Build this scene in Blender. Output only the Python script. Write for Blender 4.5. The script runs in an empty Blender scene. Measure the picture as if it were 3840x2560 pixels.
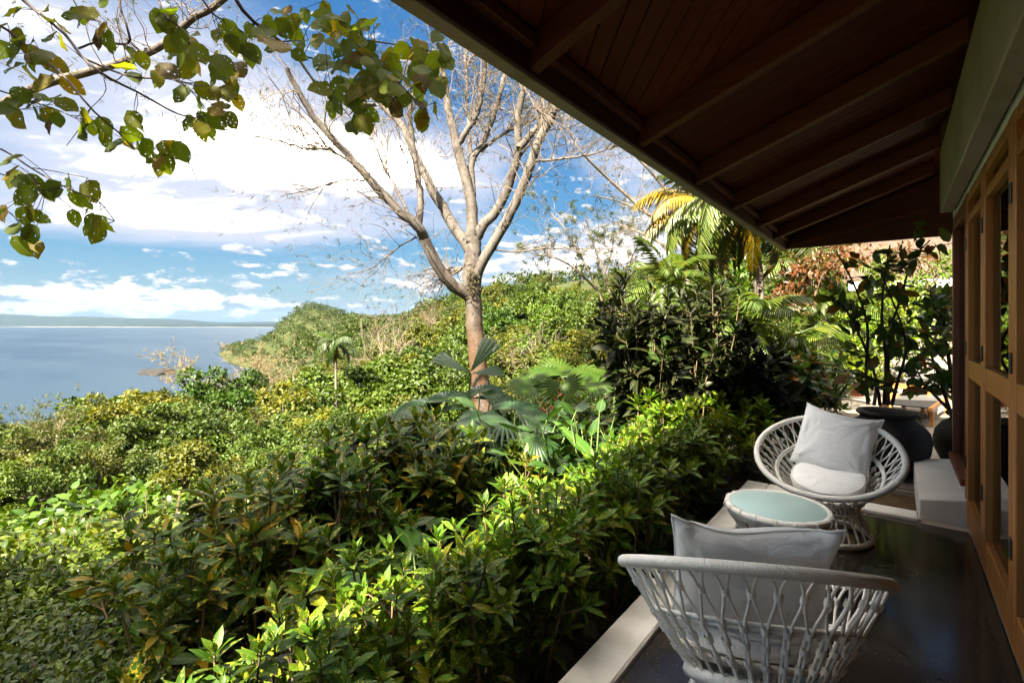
import bpy, bmesh, math, random
import numpy as np
from mathutils import Vector, Matrix, Euler

R = math.radians
S = bpy.context.scene
COL = S.collection
rng = np.random.default_rng(11)
random.seed(11)

# ------------------------------------------------------------------ camera
TH = R(38.4)
CT, ST = math.cos(TH), math.sin(TH)
EYE, FPX, HY = 1.5, 483.0, 323.0
cam_d = bpy.data.cameras.new('camera')
cam = bpy.data.objects.new('camera', cam_d)
COL.objects.link(cam)
cam.location = (0, 0, EYE)
cam.rotation_euler = (R(90), 0, TH)
cam_d.sensor_width = 36
cam_d.lens = FPX / 1024 * 36
cam_d.shift_y = -(341 - HY) / 1024
cam_d.clip_start = 0.05
cam_d.clip_end = 80000
S.camera = cam

def at(px, py, f):
    """point seen at picture column px, row py (1024 x 682) at depth f metres"""
    r = (px - 512) / FPX * f
    return np.array([r * CT - f * ST, r * ST + f * CT, EYE + (HY - py) / FPX * f])

def at2(px, f):
    p = at(px, HY, f)
    return p[0], p[1]

# ------------------------------------------------------------------ light
SUN_EL = 46
SUN_H = np.array([0.12, -0.993])           # horizontal direction towards the sun
w = bpy.data.worlds.new('World')
S.world = w
w.use_nodes = True
S.view_settings.view_transform = 'Standard'
S.view_settings.look = 'None'
S.view_settings.gamma = 1
S.view_settings.use_curve_mapping = False
S.view_settings.exposure = 4.45
sun_d = bpy.data.lights.new('sun', 'SUN')
sun_d.energy = 2.0
sun_d.angle = R(0.6)
sun_d.color = (1.0, 0.90, 0.72)
sun = bpy.data.objects.new('sun', sun_d)
COL.objects.link(sun)
sv = Vector((SUN_H[0] * math.cos(R(SUN_EL)), SUN_H[1] * math.cos(R(SUN_EL)), math.sin(R(SUN_EL))))
sun.rotation_euler = sv.to_track_quat('Z', 'Y').to_euler()
sun.location = (-20, -40, 60)
S.cycles.max_bounces = 8
S.cycles.diffuse_bounces = 4
S.cycles.glossy_bounces = 3
S.cycles.transmission_bounces = 6
S.cycles.transparent_max_bounces = 12
S.cycles.caustics_reflective = False
S.cycles.caustics_refractive = False
S.cycles.use_denoising = True

class NT:
    """small node-writing helper"""
    def __init__(self, tree):
        self.t = tree
        tree.nodes.clear()
    def n(self, kind, **kw):
        x = self.t.nodes.new(kind)
        for k, v in kw.items():
            setattr(x, k, v)
        return x
    def l(self, a, b):
        self.t.links.new(a, b)
    def put(self, sock, v):
        if isinstance(v, bpy.types.NodeSocket):
            self.l(v, sock)
        elif v is not None:
            if hasattr(sock.default_value, '__len__') and not isinstance(v, (int, float)):
                n = len(sock.default_value)
                v = tuple(v)
                sock.default_value = (v + (1.0,))[:n] if len(v) < n else v[:n]
            else:
                sock.default_value = v
    def m(self, op, a, b=None, c=None, clamp=False):
        x = self.n('ShaderNodeMath', operation=op, use_clamp=clamp)
        self.put(x.inputs[0], a)
        if b is not None: self.put(x.inputs[1], b)
        if c is not None: self.put(x.inputs[2], c)
        return x.outputs[0]
    def vm(self, op, a, b=None):
        x = self.n('ShaderNodeVectorMath', operation=op)
        self.put(x.inputs[0], a)
        if b is not None: self.put(x.inputs[1], b)
        return x.outputs[0]
    def xyz(self, a, b, c):
        x = self.n('ShaderNodeCombineXYZ')
        for i, v in enumerate((a, b, c)): self.put(x.inputs[i], v)
        return x.outputs[0]
    def sep(self, v):
        x = self.n('ShaderNodeSeparateXYZ')
        self.l(v, x.inputs[0])
        return x.outputs
    def mix(self, f, a, b, mode='MIX'):
        x = self.n('ShaderNodeMix', data_type='RGBA', blend_type=mode)
        self.put(x.inputs[0], f); self.put(x.inputs[6], a); self.put(x.inputs[7], b)
        return x.outputs[2]
    def ss(self, v, lo, hi, a=0.0, b=1.0):
        x = self.n('ShaderNodeMapRange', interpolation_type='SMOOTHSTEP')
        self.put(x.inputs[0], v)
        x.inputs[1].default_value = lo; x.inputs[2].default_value = hi
        x.inputs[3].default_value = a; x.inputs[4].default_value = b
        return x.outputs[0]
    def noise(self, vec, scale, detail=3, rough=0.5, dist=0.0):
        x = self.n('ShaderNodeTexNoise')
        if vec is not None: self.l(vec, x.inputs['Vector'])
        x.inputs['Scale'].default_value = scale
        x.inputs['Detail'].default_value = detail
        x.inputs['Roughness'].default_value = rough
        x.inputs['Distortion'].default_value = dist
        return x.outputs[0]
    def ramp(self, f, stops, interp='LINEAR'):
        x = self.n('ShaderNodeValToRGB')
        cr = x.color_ramp
        cr.interpolation = interp
        while len(cr.elements) < len(stops): cr.elements.new(0.5)
        for e, (p, c) in zip(cr.elements, stops):
            e.position = p
            e.color = tuple(c) + (1,)
        self.put(x.inputs[0], f)
        return x.outputs[0]
    def bump(self, h, strength, dist=0.01):
        x = self.n('ShaderNodeBump')
        x.inputs['Strength'].default_value = strength
        x.inputs['Distance'].default_value = dist
        self.l(h, x.inputs['Height'])
        return x.outputs[0]

# sky with two cloud layers, written in world directions
def build_sky():
    k = NT(w.node_tree)
    tc = k.n('ShaderNodeTexCoord').outputs['Generated']
    x, y, z = k.sep(k.vm('NORMALIZE', tc))
    fw = k.m('ADD', k.m('MULTIPLY', x, -ST), k.m('MULTIPLY', y, CT))
    rt = k.m('ADD', k.m('MULTIPLY', x, CT), k.m('MULTIPLY', y, ST))
    az = k.m('ARCTAN2', rt, fw)
    el = k.m('ARCSINE', z)
    def ang(px, py):
        a = math.atan((px - 512) / FPX)
        return a, math.atan((HY - py) / FPX * math.cos(a))
    def blob(px, py, rx, ry, amp):
        a0, e0 = ang(px, py)
        sa, se = rx / FPX * math.cos(a0) ** 2, ry / FPX * math.cos(a0)
        da = k.m('DIVIDE', k.m('SUBTRACT', az, a0), sa)
        de = k.m('DIVIDE', k.m('SUBTRACT', el, e0), se)
        r2 = k.m('ADD', k.m('MULTIPLY', da, da), k.m('MULTIPLY', de, de))
        return k.m('MULTIPLY', k.m('EXPONENT', k.m('MULTIPLY', r2, -1)), amp)
    def total(v, bl):
        for b in bl: v = k.m('ADD', v, blob(*b))
        return v
    sky = k.n('ShaderNodeTexSky', sky_type='NISHITA')
    sky.sun_disc = False
    sky.sun_elevation = R(SUN_EL)
    sky.sun_rotation = math.atan2(SUN_H[0], SUN_H[1])
    sky.air_density = 1.3
    sky.dust_density = 0.6
    sky.ozone_density = 2.0
    hs = k.n('ShaderNodeHueSaturation')
    hs.inputs['Hue'].default_value = 0.502
    hs.inputs['Saturation'].default_value = 1.45
    hs.inputs['Value'].default_value = 0.046
    k.l(sky.outputs[0], hs.inputs['Color'])
    blue = k.mix(0.72, hs.outputs[0], k.ramp(k.m('MAXIMUM', el, 0.0), [(0, (0.0815, 0.1313, 0.2066)), (.06, (0.0571, 0.1342, 0.2189)), (.15, (0.0326, 0.1167, 0.2189)), (.35, (0.0244, 0.0934, 0.2096)), (.8, (0.0190, 0.0671, 0.1726))]))
    zz = k.m('MAXIMUM', z, 0.0)
    den = k.m('ADD', zz, 0.16)
    P = k.xyz(k.m('DIVIDE', fw, den), k.m('MULTIPLY', k.m('DIVIDE', rt, den), 0.45), 0.0)
    n1 = k.noise(P, 0.75, 9, 0.60, 0.5)
    n1b = k.noise(P, 3.2, 6, 0.6, 0.8)
    d1 = k.m('ADD', k.m('MULTIPLY', n1, 0.72), k.m('MULTIPLY', n1b, 0.22))
    d1 = total(d1, [(315, 170, 170, 62, 0.36), (60, 160, 150, 60, 0.12), (205, 228, 130, 20, 0.22),
                    (620, 240, 110, 32, 0.26), (560, 262, 90, 22, 0.26), (640, 165, 60, 18, 0.14), (120, 60, 260, 60, 0.06), (90, 25, 260, 45, .15), (-600, 150, 500, 300, .5),  # last blob: unseen bright cloud added outside the view as fill light
                    (545, 200, 40, 40, -0.42), (600, 205, 40, 20, -0.15), (445, 258, 75, 14, -0.25), (340, 250, 60, 8, -.12),
                    (425, 35, 85, 48, -0.40), (60, 258, 190, 15, -0.5), (260, 262, 90, 12, -0.28),
                    (420, 205, 45, 16, -0.14)])
    d1 = k.m('ADD', d1, k.ss(el, .62, .95, 0.0, .42))  # unseen thick cloud deck overhead, added to fill the shaded terrace
    m1 = k.ss(d1, 0.36, 0.74)
    # low cumulus banks
    Q = k.xyz(k.m('MULTIPLY', az, 12.0), k.m('MULTIPLY', el, 30.0), 1.7)
    n2 = k.noise(Q, 1.6, 9, 0.60, 0.25)
    Q2 = k.xyz(k.m('MULTIPLY', az, 12.0), k.m('MULTIPLY', k.m('ADD', el, 0.010), 30.0), 1.7)
    n3 = k.noise(Q2, 1.6, 9, 0.60, 0.25)
    n2b = k.noise(k.xyz(k.m('MULTIPLY', az, 9.0), 0.0, 0.3), 1.0, 3, 0.5)
    base = k.m('ADD', k.m('MULTIPLY', n2, 1.7), -0.425)
    top = total(base, [(40, 298, 95, 19, 0.34), (150, 297, 80, 19, 0.36), (235, 301, 45, 12, 0.27), (-120, 300, 120, 14, 0.30),
                       (300, 300, 30, 6, 0.12), (440, 276, 46, 16, 0.30), (500, 270, 40, 16, 0.2), (395, 300, 40, 8, 0.12),
                       (270, 266, 45, 5, 0.27), (290, 275, 50, 4, 0.2), (570, 250, 70, 22, 0.26), (650, 235, 50, 30, 0.24), (620, 180, 40, 16, 0.12)])
    m2 = k.ss(top, 0.575, 0.70)
    lit = k.ss(k.m('SUBTRACT', top, k.m('ADD', k.m('MULTIPLY', n3, 1.7), -0.425)), -0.06, 0.34)
    hz = k.ss(el, 0.0, 0.075, 0.45, 1.0)
    thick = k.ss(k.m('ADD', d1, k.m('MULTIPLY', k.m('SUBTRACT', n1b, 0.5), .35)), 0.69, 1.04)
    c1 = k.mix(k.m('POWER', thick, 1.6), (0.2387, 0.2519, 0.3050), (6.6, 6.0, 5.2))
    m1 = k.m('MULTIPLY', k.m('POWER', m1, 1.15), k.ss(el, .05, .12))
    ccum = k.mix(lit, (0.1591, 0.1923, 0.2486), (0.3448, 0.3414, 0.3381))
    ccum = k.mix(hz, (0.1392, 0.1890, 0.2652), ccum)
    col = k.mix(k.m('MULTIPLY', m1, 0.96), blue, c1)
    lowh = k.ss(el, 0.0, 0.055, 0.85, 0.0)
    col = k.mix(lowh, col, (0.0994, 0.1425, 0.2122))
    col = k.mix(k.m('MULTIPLY', m2, 0.93), col, ccum)
    bg = k.n('ShaderNodeBackground')
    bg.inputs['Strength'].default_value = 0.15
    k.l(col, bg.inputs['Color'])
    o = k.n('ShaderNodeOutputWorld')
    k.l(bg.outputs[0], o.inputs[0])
build_sky()

# ------------------------------------------------------------------ mesh helpers
def tag(o, label=None, cat=None, group=None, kind=None):
    if label: o['label'] = label
    if cat: o['category'] = cat
    if group: o['group'] = group
    if kind: o['kind'] = kind
    return o

def link(name, data, parent=None, loc=None, rot=None, scale=None):
    o = bpy.data.objects.new(name, data)
    COL.objects.link(o)
    if parent is not None: o.parent = parent
    if loc is not None: o.location = loc
    if rot is not None: o.rotation_euler = rot
    if scale is not None: o.scale = (scale,) * 3 if isinstance(scale, (int, float)) else scale
    return o

def empty(name, loc, rotz=0, scale=1):
    o = link(name, None, None, loc, (0, 0, rotz), float(scale))
    o.empty_display_size = 0.1
    return o

def mesh_np(name, V, Fs, mat=None, attrs=None, smooth=False):
    """mesh from numpy: Fs is a list of (n,k) index arrays"""
    V = np.asarray(V, dtype=np.float32)
    Fs = [np.asarray(f, dtype=np.int32) for f in Fs if len(f)]
    me = bpy.data.meshes.new(name)
    me.vertices.add(len(V))
    me.vertices.foreach_set('co', V.ravel())
    li = np.concatenate([f.ravel() for f in Fs])
    tot = np.concatenate([np.full(len(f), f.shape[1], dtype=np.int32) for f in Fs])
    st = np.concatenate([[0], np.cumsum(tot)[:-1]]).astype(np.int32)
    me.loops.add(len(li))
    me.loops.foreach_set('vertex_index', li)
    me.polygons.add(len(tot))
    me.polygons.foreach_set('loop_start', st)
    if smooth:
        me.polygons.foreach_set('use_smooth', np.ones(len(tot), dtype=bool))
    me.update(calc_edges=True)
    for k, (typ, arr) in (attrs or {}).items():
        a = me.attributes.new(k, typ, 'POINT')
        a.data.foreach_set('value' if typ == 'FLOAT' else 'vector', np.asarray(arr, dtype=np.float32).ravel())
    if mat is not None: me.materials.append(mat)
    return me

def box_me(name, x0, x1, y0, y1, z0, z1, mat, bev=0.004):
    bm = bmesh.new()
    bmesh.ops.create_cube(bm, size=1)
    for v in bm.verts:
        v.co = Vector((x0 + (v.co.x + .5) * (x1 - x0), y0 + (v.co.y + .5) * (y1 - y0), z0 + (v.co.z + .5) * (z1 - z0)))
    if bev > 0:
        bmesh.ops.bevel(bm, geom=bm.edges[:], offset=bev, segments=1, affect='EDGES')
    bmesh.ops.recalc_face_normals(bm, faces=bm.faces[:])
    me = bpy.data.meshes.new(name)
    bm.to_mesh(me); bm.free()
    if mat is not None: me.materials.append(mat)
    return me

def box(name, x0, x1, y0, y1, z0, z1, mat, parent=None, bev=0.004):
    return link(name, box_me(name, min(x0, x1), max(x0, x1), min(y0, y1), max(y0, y1), min(z0, z1), max(z0, z1), mat, bev), parent)

def prism(name, poly, axis_vec, mat, parent=None, bev=0.0):
    """closed polygon (list of 3d points) extruded by axis_vec"""
    bm = bmesh.new()
    a = [bm.verts.new(Vector(p)) for p in poly]
    b = [bm.verts.new(Vector(p) + Vector(axis_vec)) for p in poly]
    bm.faces.new(a); bm.faces.new(b[::-1])
    for i in range(len(poly)):
        j = (i + 1) % len(poly)
        bm.faces.new((a[i], b[i], b[j], a[j]))
    bmesh.ops.recalc_face_normals(bm, faces=bm.faces[:])
    if bev: bmesh.ops.bevel(bm, geom=bm.edges[:], offset=bev, segments=1, affect='EDGES')
    me = bpy.data.meshes.new(name)
    bm.to_mesh(me); bm.free()
    if mat is not None: me.materials.append(mat)
    return link(name, me, parent)

def tube_arrays(paths, sides=6, cap=True):
    """paths: list of (pts (n,3), radii (n,)) -> V, [quads], lco"""
    VV, QQ, LL = [], [], []
    off = 0
    ang = np.arange(sides) * 2 * np.pi / sides
    ca, sa = np.cos(ang), np.sin(ang)
    for pts, rad in paths:
        pts = np.asarray(pts, float); rad = np.asarray(rad, float)
        n = len(pts)
        t = np.gradient(pts, axis=0)
        t /= np.linalg.norm(t, axis=1)[:, None] + 1e-12
        ref = np.array([0, 0, 1.0]) if abs(t[0, 2]) < 0.8 else np.array([1.0, 0, 0])
        u = np.cross(t[0], ref); u /= np.linalg.norm(u)
        U = np.empty_like(pts)
        for i in range(n):
            u = u - t[i] * np.dot(u, t[i])
            nn = np.linalg.norm(u)
            if nn < 1e-6:
                u = np.cross(t[i], [0.3, 0.5, 0.8]); nn = np.linalg.norm(u)
            u = u / nn
            U[i] = u
        W = np.cross(t, U)
        ring = pts[:, None, :] + rad[:, None, None] * (ca[None, :, None] * U[:, None, :] + sa[None, :, None] * W[:, None, :])
        VV.append(ring.reshape(-1, 3))
        cum = np.concatenate([[0], np.cumsum(np.linalg.norm(np.diff(pts, axis=0), axis=1))])
        LL.append(np.stack([np.tile(ang, n), np.repeat(cum, sides), np.repeat(rad, sides)], 1))
        i = np.arange(n - 1)[:, None] * sides
        j = np.arange(sides)[None, :]
        j2 = (j + 1) % sides
        q = np.stack([i + j, i + j2, i + sides + j2, i + sides + j], -1).reshape(-1, 4) + off
        QQ.append(q)
        off += n * sides
    return np.concatenate(VV), np.concatenate(QQ), np.concatenate(LL)

def tubes_me(name, paths, sides, mat, smooth=True):
    V, Q, L = tube_arrays(paths, sides)
    return mesh_np(name, V, [Q], mat, {'lco': ('FLOAT_VECTOR', L)}, smooth)

def smooth_path(pts, n):
    """Catmull-Rom through control points, n samples"""
    P = np.asarray(pts, float)
    if len(P) == 2:
        return P[0] + np.linspace(0, 1, n)[:, None] * (P[1] - P[0])
    E = np.vstack([2 * P[0] - P[1], P, 2 * P[-1] - P[-2]])
    m = len(P) - 1
    out = []
    for tt in np.linspace(0, m - 1e-6, n):
        i = int(tt); t = tt - i
        a, b, c_, d = E[i], E[i + 1], E[i + 2], E[i + 3]
        out.append(0.5 * ((2 * b) + (-a + c_) * t + (2 * a - 5 * b + 4 * c_ - d) * t * t + (-a + 3 * b - 3 * c_ + d) * t ** 3))
    return np.array(out)

def lathe_me(name, prof, seg, mat, smooth=True):
    prof = np.asarray(prof, float)
    n = len(prof)
    a = np.arange(seg) * 2 * np.pi / seg
    V = np.stack([prof[:, None, 0] * np.cos(a), prof[:, None, 0] * np.sin(a), np.repeat(prof[:, 1:2], seg, 1)], -1).reshape(-1, 3)
    i = np.arange(n - 1)[:, None] * seg; j = np.arange(seg)[None, :]; j2 = (j + 1) % seg
    Q = np.stack([i + j, i + j2, i + seg + j2, i + seg + j], -1).reshape(-1, 4)
    return mesh_np(name, V, [Q], mat, None, smooth)

def torus_me(name, Rr, r, seg, sides, mat, wob=0.0):
    a = np.arange(seg) * 2 * np.pi / seg
    b = np.arange(sides) * 2 * np.pi / sides
    rr = r * (1 + wob * np.sin(a * seg / 4.0))[:, None]
    x = (Rr + rr * np.cos(b)[None]) * np.cos(a)[:, None]
    y = (Rr + rr * np.cos(b)[None]) * np.sin(a)[:, None]
    z = rr * np.sin(b)[None]
    V = np.stack([x, y, z], -1).reshape(-1, 3)
    i = np.arange(seg)[:, None]; i2 = (i + 1) % seg; j = np.arange(sides)[None]; j2 = (j + 1) % sides
    Q = np.stack([i * sides + j, i2 * sides + j, i2 * sides + j2, i * sides + j2], -1).reshape(-1, 4)
    return mesh_np(name, V, [Q], mat, None, True)

# leaf templates: (verts, faces3, faces4); y runs along the leaf, z is its face
def tpl_leaf(wd=0.36, fold=0.10, droop=0.16, wide=0.42):
    h = wd / 2
    V = np.array([(0, 0, 0), (-h, wide * .75, fold * wd), (0, wide * .78, 0), (h, wide * .75, fold * wd),
                  (-h * .86, .66, fold * wd - droop * .3), (0, .68, -droop * .35), (h * .86, .66, fold * wd - droop * .3), (0, 1, -droop)])
    return V, np.array([(0, 2, 1), (0, 3, 2), (4, 5, 7), (5, 6, 7)]), np.array([(1, 2, 5, 4), (2, 3, 6, 5)])

def tpl_card(wd=0.5, fold=0.12, droop=0.12):
    h = wd / 2
    return np.array([(0, 0, 0), (-h, .45, fold), (0, 1, -droop), (h, .45, fold)], float), np.array([(0, 3, 2), (0, 2, 1)]), np.zeros((0, 4), int)

def tpl_big(wd=0.75, cup=0.10, droop=0.22, heart=0.08, ny=6, wav=0.03, seed=0):
    """broad leaf, three strips each side, slightly wavy"""
    r = np.random.default_rng(seed)
    ts = np.linspace(0, 1, ny + 1)
    V, rows = [], []
    prof = np.sin(np.pi * np.clip(ts, 0, 1) ** 0.80) ** 0.75
    for i, t in enumerate(ts):
        hw = wd / 2 * prof[i]
        zc = -droop * t ** 2
        row = []
        for u in (-1, -.5, 0, .5, 1):
            zz = zc + cup * abs(u) * hw + wav * r.normal() * (abs(u) > .9)
            yy = t - heart * abs(u) ** 2 * (1 - t) * (t < .5)
            V.append((u * hw, yy, zz)); row.append(len(V) - 1)
        rows.append(row)
    Q = []
    for a, b in zip(rows, rows[1:]):
        for j in range(4): Q.append((a[j], a[j + 1], b[j + 1], b[j]))
    return np.array(V), np.zeros((0, 3), int), np.array(Q)

def leaves_arrays(tpl, pos, Y, Z, size, rnd):
    TV, T3, T4 = tpl
    N = len(pos); nv = len(TV)
    Y = Y / (np.linalg.norm(Y, axis=1)[:, None] + 1e-9)
    X = np.cross(Y, Z); X /= np.linalg.norm(X, axis=1)[:, None] + 1e-9
    Z = np.cross(X, Y)
    L = TV[None] * np.asarray(size)[:, None, None]
    V = pos[:, None, :] + L[..., 0:1] * X[:, None] + L[..., 1:2] * Y[:, None] + L[..., 2:3] * Z[:, None]
    offs = (np.arange(N) * nv)[:, None, None]
    F3 = (T3[None] + offs).reshape(-1, 3) if len(T3) else np.zeros((0, 3), int)
    F4 = (T4[None] + offs).reshape(-1, 4) if len(T4) else np.zeros((0, 4), int)
    lco = np.tile(TV[None], (N, 1, 1)).reshape(-1, 3)
    return V.reshape(-1, 3), F3, F4, np.repeat(rnd, nv), lco

def leaves_me(name, tpl, pos, Y, Z, size, rnd, mat, smooth=True):
    V, F3, F4, rn, lco = leaves_arrays(tpl, np.asarray(pos, float), np.asarray(Y, float), np.asarray(Z, float), size, rnd)
    return mesh_np(name, V, [F3, F4], mat, {'rnd': ('FLOAT', rn), 'lco': ('FLOAT_VECTOR', lco)}, smooth)

def one_leaf(name, tpl, mat):
    V, F3, F4 = tpl
    return mesh_np(name, V, [F3, F4], mat, {'rnd': ('FLOAT', np.zeros(len(V))), 'lco': ('FLOAT_VECTOR', V)}, True)

def frame_mat(pos, Y, Z, size):
    Y = Vector(Y).normalized(); X = Y.cross(Vector(Z))
    if X.length < 1e-5: X = Y.cross(Vector((1, 0, .2)))
    X.normalize(); Z = X.cross(Y)
    M = Matrix((X, Y, Z)).transposed().to_4x4()
    return Matrix.Translation(Vector(pos)) @ M @ Matrix.Scale(size, 4)

def unit(v):
    v = np.asarray(v, float)
    return v / (np.linalg.norm(v, axis=-1, keepdims=True) + 1e-9)
# ------------------------------------------------------------------ materials
def newmat(name):
    m = bpy.data.materials.new(name)
    m.use_nodes = True
    k = NT(m.node_tree)
    o = k.n('ShaderNodeOutputMaterial')
    b = k.n('ShaderNodeBsdfPrincipled')
    k.l(b.outputs[0], o.inputs[0])
    return m, k, b, o

def leaf_mat(name, stops, rough=0.42, transl=0.35, spots=None, holes=0.0, objcol=False, spec=0.5, rndmix=0.6, rib=0.35, ttint=(1.25, 1.2, 0.5)):
    m, k, b, o = newmat(name)
    rnd = k.n('ShaderNodeAttribute', attribute_name='rnd').outputs['Fac']
    lco = k.n('ShaderNodeAttribute', attribute_name='lco').outputs['Vector']
    oi = k.n('ShaderNodeObjectInfo')
    f = k.m('FRACT', k.m('ADD', rnd, k.m('MULTIPLY', oi.outputs['Random'], rndmix if rndmix < .99 else 7.31)))
    col = k.ramp(f, stops)
    seed = k.m('MULTIPLY', k.m('ADD', rnd, oi.outputs['Random']), 37.0)
    lv = k.vm('ADD', lco, k.xyz(seed, seed, 0.0))
    nz = k.noise(lv, 4.0, 3, 0.6)
    col = k.mix(k.ss(nz, 0.3, 0.7, 0.0, 0.35), col, k.mix(0.5, col, (0.10, 0.13, 0.02)))
    if spots:
        sc, thr, scol = spots
        n2 = k.noise(lv, sc, 2, 0.5)
        amt = k.ss(k.m('ADD', n2, k.m('MULTIPLY', k.m('SUBTRACT', k.m('FRACT', k.m('MULTIPLY', f, 17.3)), 0.5), 0.14)), thr, thr + 0.04)
        col = k.mix(k.m('MULTIPLY', amt, 0.8), col, scol)
    lx = k.m('ABSOLUTE', k.sep(lco)[0])
    if rib > 0:
        col = k.mix(k.ss(lx, 0.0, 0.022, rib, 0.0), col, (0.20, 0.22, 0.07))
    if objcol:
        col = k.mix(1.0, col, oi.outputs['Color'], 'MULTIPLY')
    k.l(col, b.inputs['Base Color'])
    b.inputs['Roughness'].default_value = rough
    b.inputs['Specular IOR Level'].default_value = spec
    tr = k.n('ShaderNodeBsdfTranslucent')
    k.l(k.mix(1.0, col, ttint, 'MULTIPLY'), tr.inputs['Color'])
    mx = k.n('ShaderNodeMixShader')
    mx.inputs[0].default_value = transl
    k.l(b.outputs[0], mx.inputs[1]); k.l(tr.outputs[0], mx.inputs[2])
    last = mx.outputs[0]
    if holes:
        nh = k.noise(lv, 9.0, 2, 0.5)
        tp = k.n('ShaderNodeBsdfTransparent')
        m2 = k.n('ShaderNodeMixShader')
        k.l(k.m('GREATER_THAN', nh, 1 - holes), m2.inputs[0])
        k.l(last, m2.inputs[1]); k.l(tp.outputs[0], m2.inputs[2])
        last = m2.outputs[0]
    k.l(last, o.inputs[0])
    return m

def plain(name, col, rough=0.6, var=0.25, scale=6.0, bump=0.2, bscale=40.0, spec=0.4, col2=None, coord='Object'):
    m, k, b, o = newmat(name)
    tc = k.n('ShaderNodeTexCoord').outputs[coord]
    n = k.noise(tc, scale, 5, 0.6)
    c2 = col2 if col2 else tuple(c * (1 - var) for c in col)
    k.l(k.mix(k.ss(n, 0.35, 0.68), col, c2), b.inputs['Base Color'])
    b.inputs['Roughness'].default_value = rough
    b.inputs['Specular IOR Level'].default_value = spec
    if bump:
        k.l(k.bump(k.noise(tc, bscale, 3, 0.6), bump, 0.004), b.inputs['Normal'])
    return m

def bark_mat(name, c1, c2, c3=None, rings=0.5, scale=2.5):
    m, k, b, o = newmat(name)
    tc = k.n('ShaderNodeTexCoord').outputs['Object']
    lco = k.n('ShaderNodeAttribute', attribute_name='lco').outputs['Vector']
    lx, ly, lz = k.sep(lco)
    tcs = k.vm('MULTIPLY', tc, (1.0, 1.0, .35))
    n = k.noise(tcs, scale, 6, 0.65)
    col = k.mix(k.ss(n, 0.38, 0.66), c1, c2)
    if c3 is not None:
        zc = k.sep(tc)[2]
        low = k.m('MULTIPLY', k.ss(k.noise(k.vm('MULTIPLY', tc, (1.0, 1.0, .14)), scale * 1.3, 4, 0.6, 0.3), 0.36, 0.52), k.ss(zc, c3[1], c3[2], 1.0, 0.0))
        col = k.mix(low, col, c3[0])
        fl = k.ss(k.noise(tc, scale * 7, 2, 0.5), 0.62, 0.70)
        col = k.mix(k.m('MULTIPLY', fl, 0.35), col, (0.22, 0.20, 0.17))
    ringn = k.noise(k.xyz(0.0, k.m('ADD', ly, k.m('MULTIPLY', n, .05)), 0.0), 9.0, 3, 0.7)
    col = k.mix(k.ss(ringn, 0.56, 0.64, 0.0, rings), col, k.mix(0.6, col, (0.03, 0.02, 0.015)))
    k.l(col, b.inputs['Base Color'])
    b.inputs['Roughness'].default_value = 0.85
    b.inputs['Specular IOR Level'].default_value = 0.2
    hh = k.m('ADD', ringn, k.noise(tc, scale * 8, 4, 0.6))
    k.l(k.bump(hh, 0.5, 0.02), b.inputs['Normal'])
    return m

def wood_mat(name, c1, c2, rough=0.5, axis=2, stretch=12.0, objvar=0.35, spec=0.35):
    m, k, b, o = newmat(name)
    tc = k.n('ShaderNodeTexCoord').outputs['Object']
    oi = k.n('ShaderNodeObjectInfo')
    x = k.sep(tc)
    sc = [stretch] * 3
    sc[axis] = 0.8
    v = k.xyz(*[k.m('ADD', k.m('MULTIPLY', x[i], sc[i]), k.m('MULTIPLY', oi.outputs['Random'], 31.0)) for i in range(3)])
    n = k.noise(v, 2.0, 6, 0.65, 0.6)
    col = k.mix(k.ss(n, 0.3, 0.7), c1, c2)
    col = k.mix(k.m('MULTIPLY', oi.outputs['Random'], objvar), col, tuple(c * .45 for c in c1))
    k.l(col, b.inputs['Base Color'])
    b.inputs['Roughness'].default_value = rough
    b.inputs['Specular IOR Level'].default_value = spec
    k.l(k.bump(n, 0.15, 0.004), b.inputs['Normal'])
    return m

# foliage
m_croton = leaf_mat('croton_leaf', [(0, (0.0220, 0.0720, 0.0020)), (.5, (0.0484, 0.1211, 0.0030)), (.85, (0.0872, 0.1541, 0.0041)), (.93, (0.1744, 0.1725, 0.0060)), (1, (0.0775, 0.1321, 0.0050))],
                    0.46, 0.32, spots=(9.0, .60, (.38, .33, .03)), spec=.22, objcol=True)
m_croton_d = leaf_mat('croton_leaf_shade_tone', [(0, (0.0117, 0.0414, 0.0019)), (.45, (0.0208, 0.0640, 0.0024)), (.78, (0.0357, 0.0828, 0.0029)), (.93, (0.1951, 0.1279, 0.0029)), (.97, (0.2211, 0.1731, 0.0048)), (1, (0.0390, 0.0301, 0.0048))],
                      0.42, 0.3, spots=(7.0, .60, (.30, .23, .015)), spec=.25, objcol=True)  # own yellow leaves, but the row's shade is put into darker greens
m_ti = leaf_mat('dark_leaf', [(0, (0.0053, 0.0091, 0.0030)), (.45, (0.0089, 0.0065, 0.0049)), (.7, (0.0089, 0.0196, 0.0049)), (.9, (0.0133, 0.0326, 0.0062)), (1, (0.0266, 0.0163, 0.0075))], 0.42, 0.12, rib=.15, spec=.18)
m_over = leaf_mat('overhang_leaf', [(0, (0.0587, 0.0900, 0.0054)), (.5, (0.0821, 0.1095, 0.0063)), (.8, (0.1173, 0.1133, 0.0063)), (.93, (0.1720, 0.1095, 0.0063)), (1, (0.0313, 0.0156, 0.0078))],
                  0.55, 0.72, spec=.2, holes=0.325, rndmix=1.0, ttint=(1.25, 1.2, .35))
m_fan = leaf_mat('fan_leaf', [(0, (0.0138, 0.0418, 0.0158)), (1, (0.0278, 0.0676, 0.0222))], 0.33, 0.3, rib=0.0, spec=.28)
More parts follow.
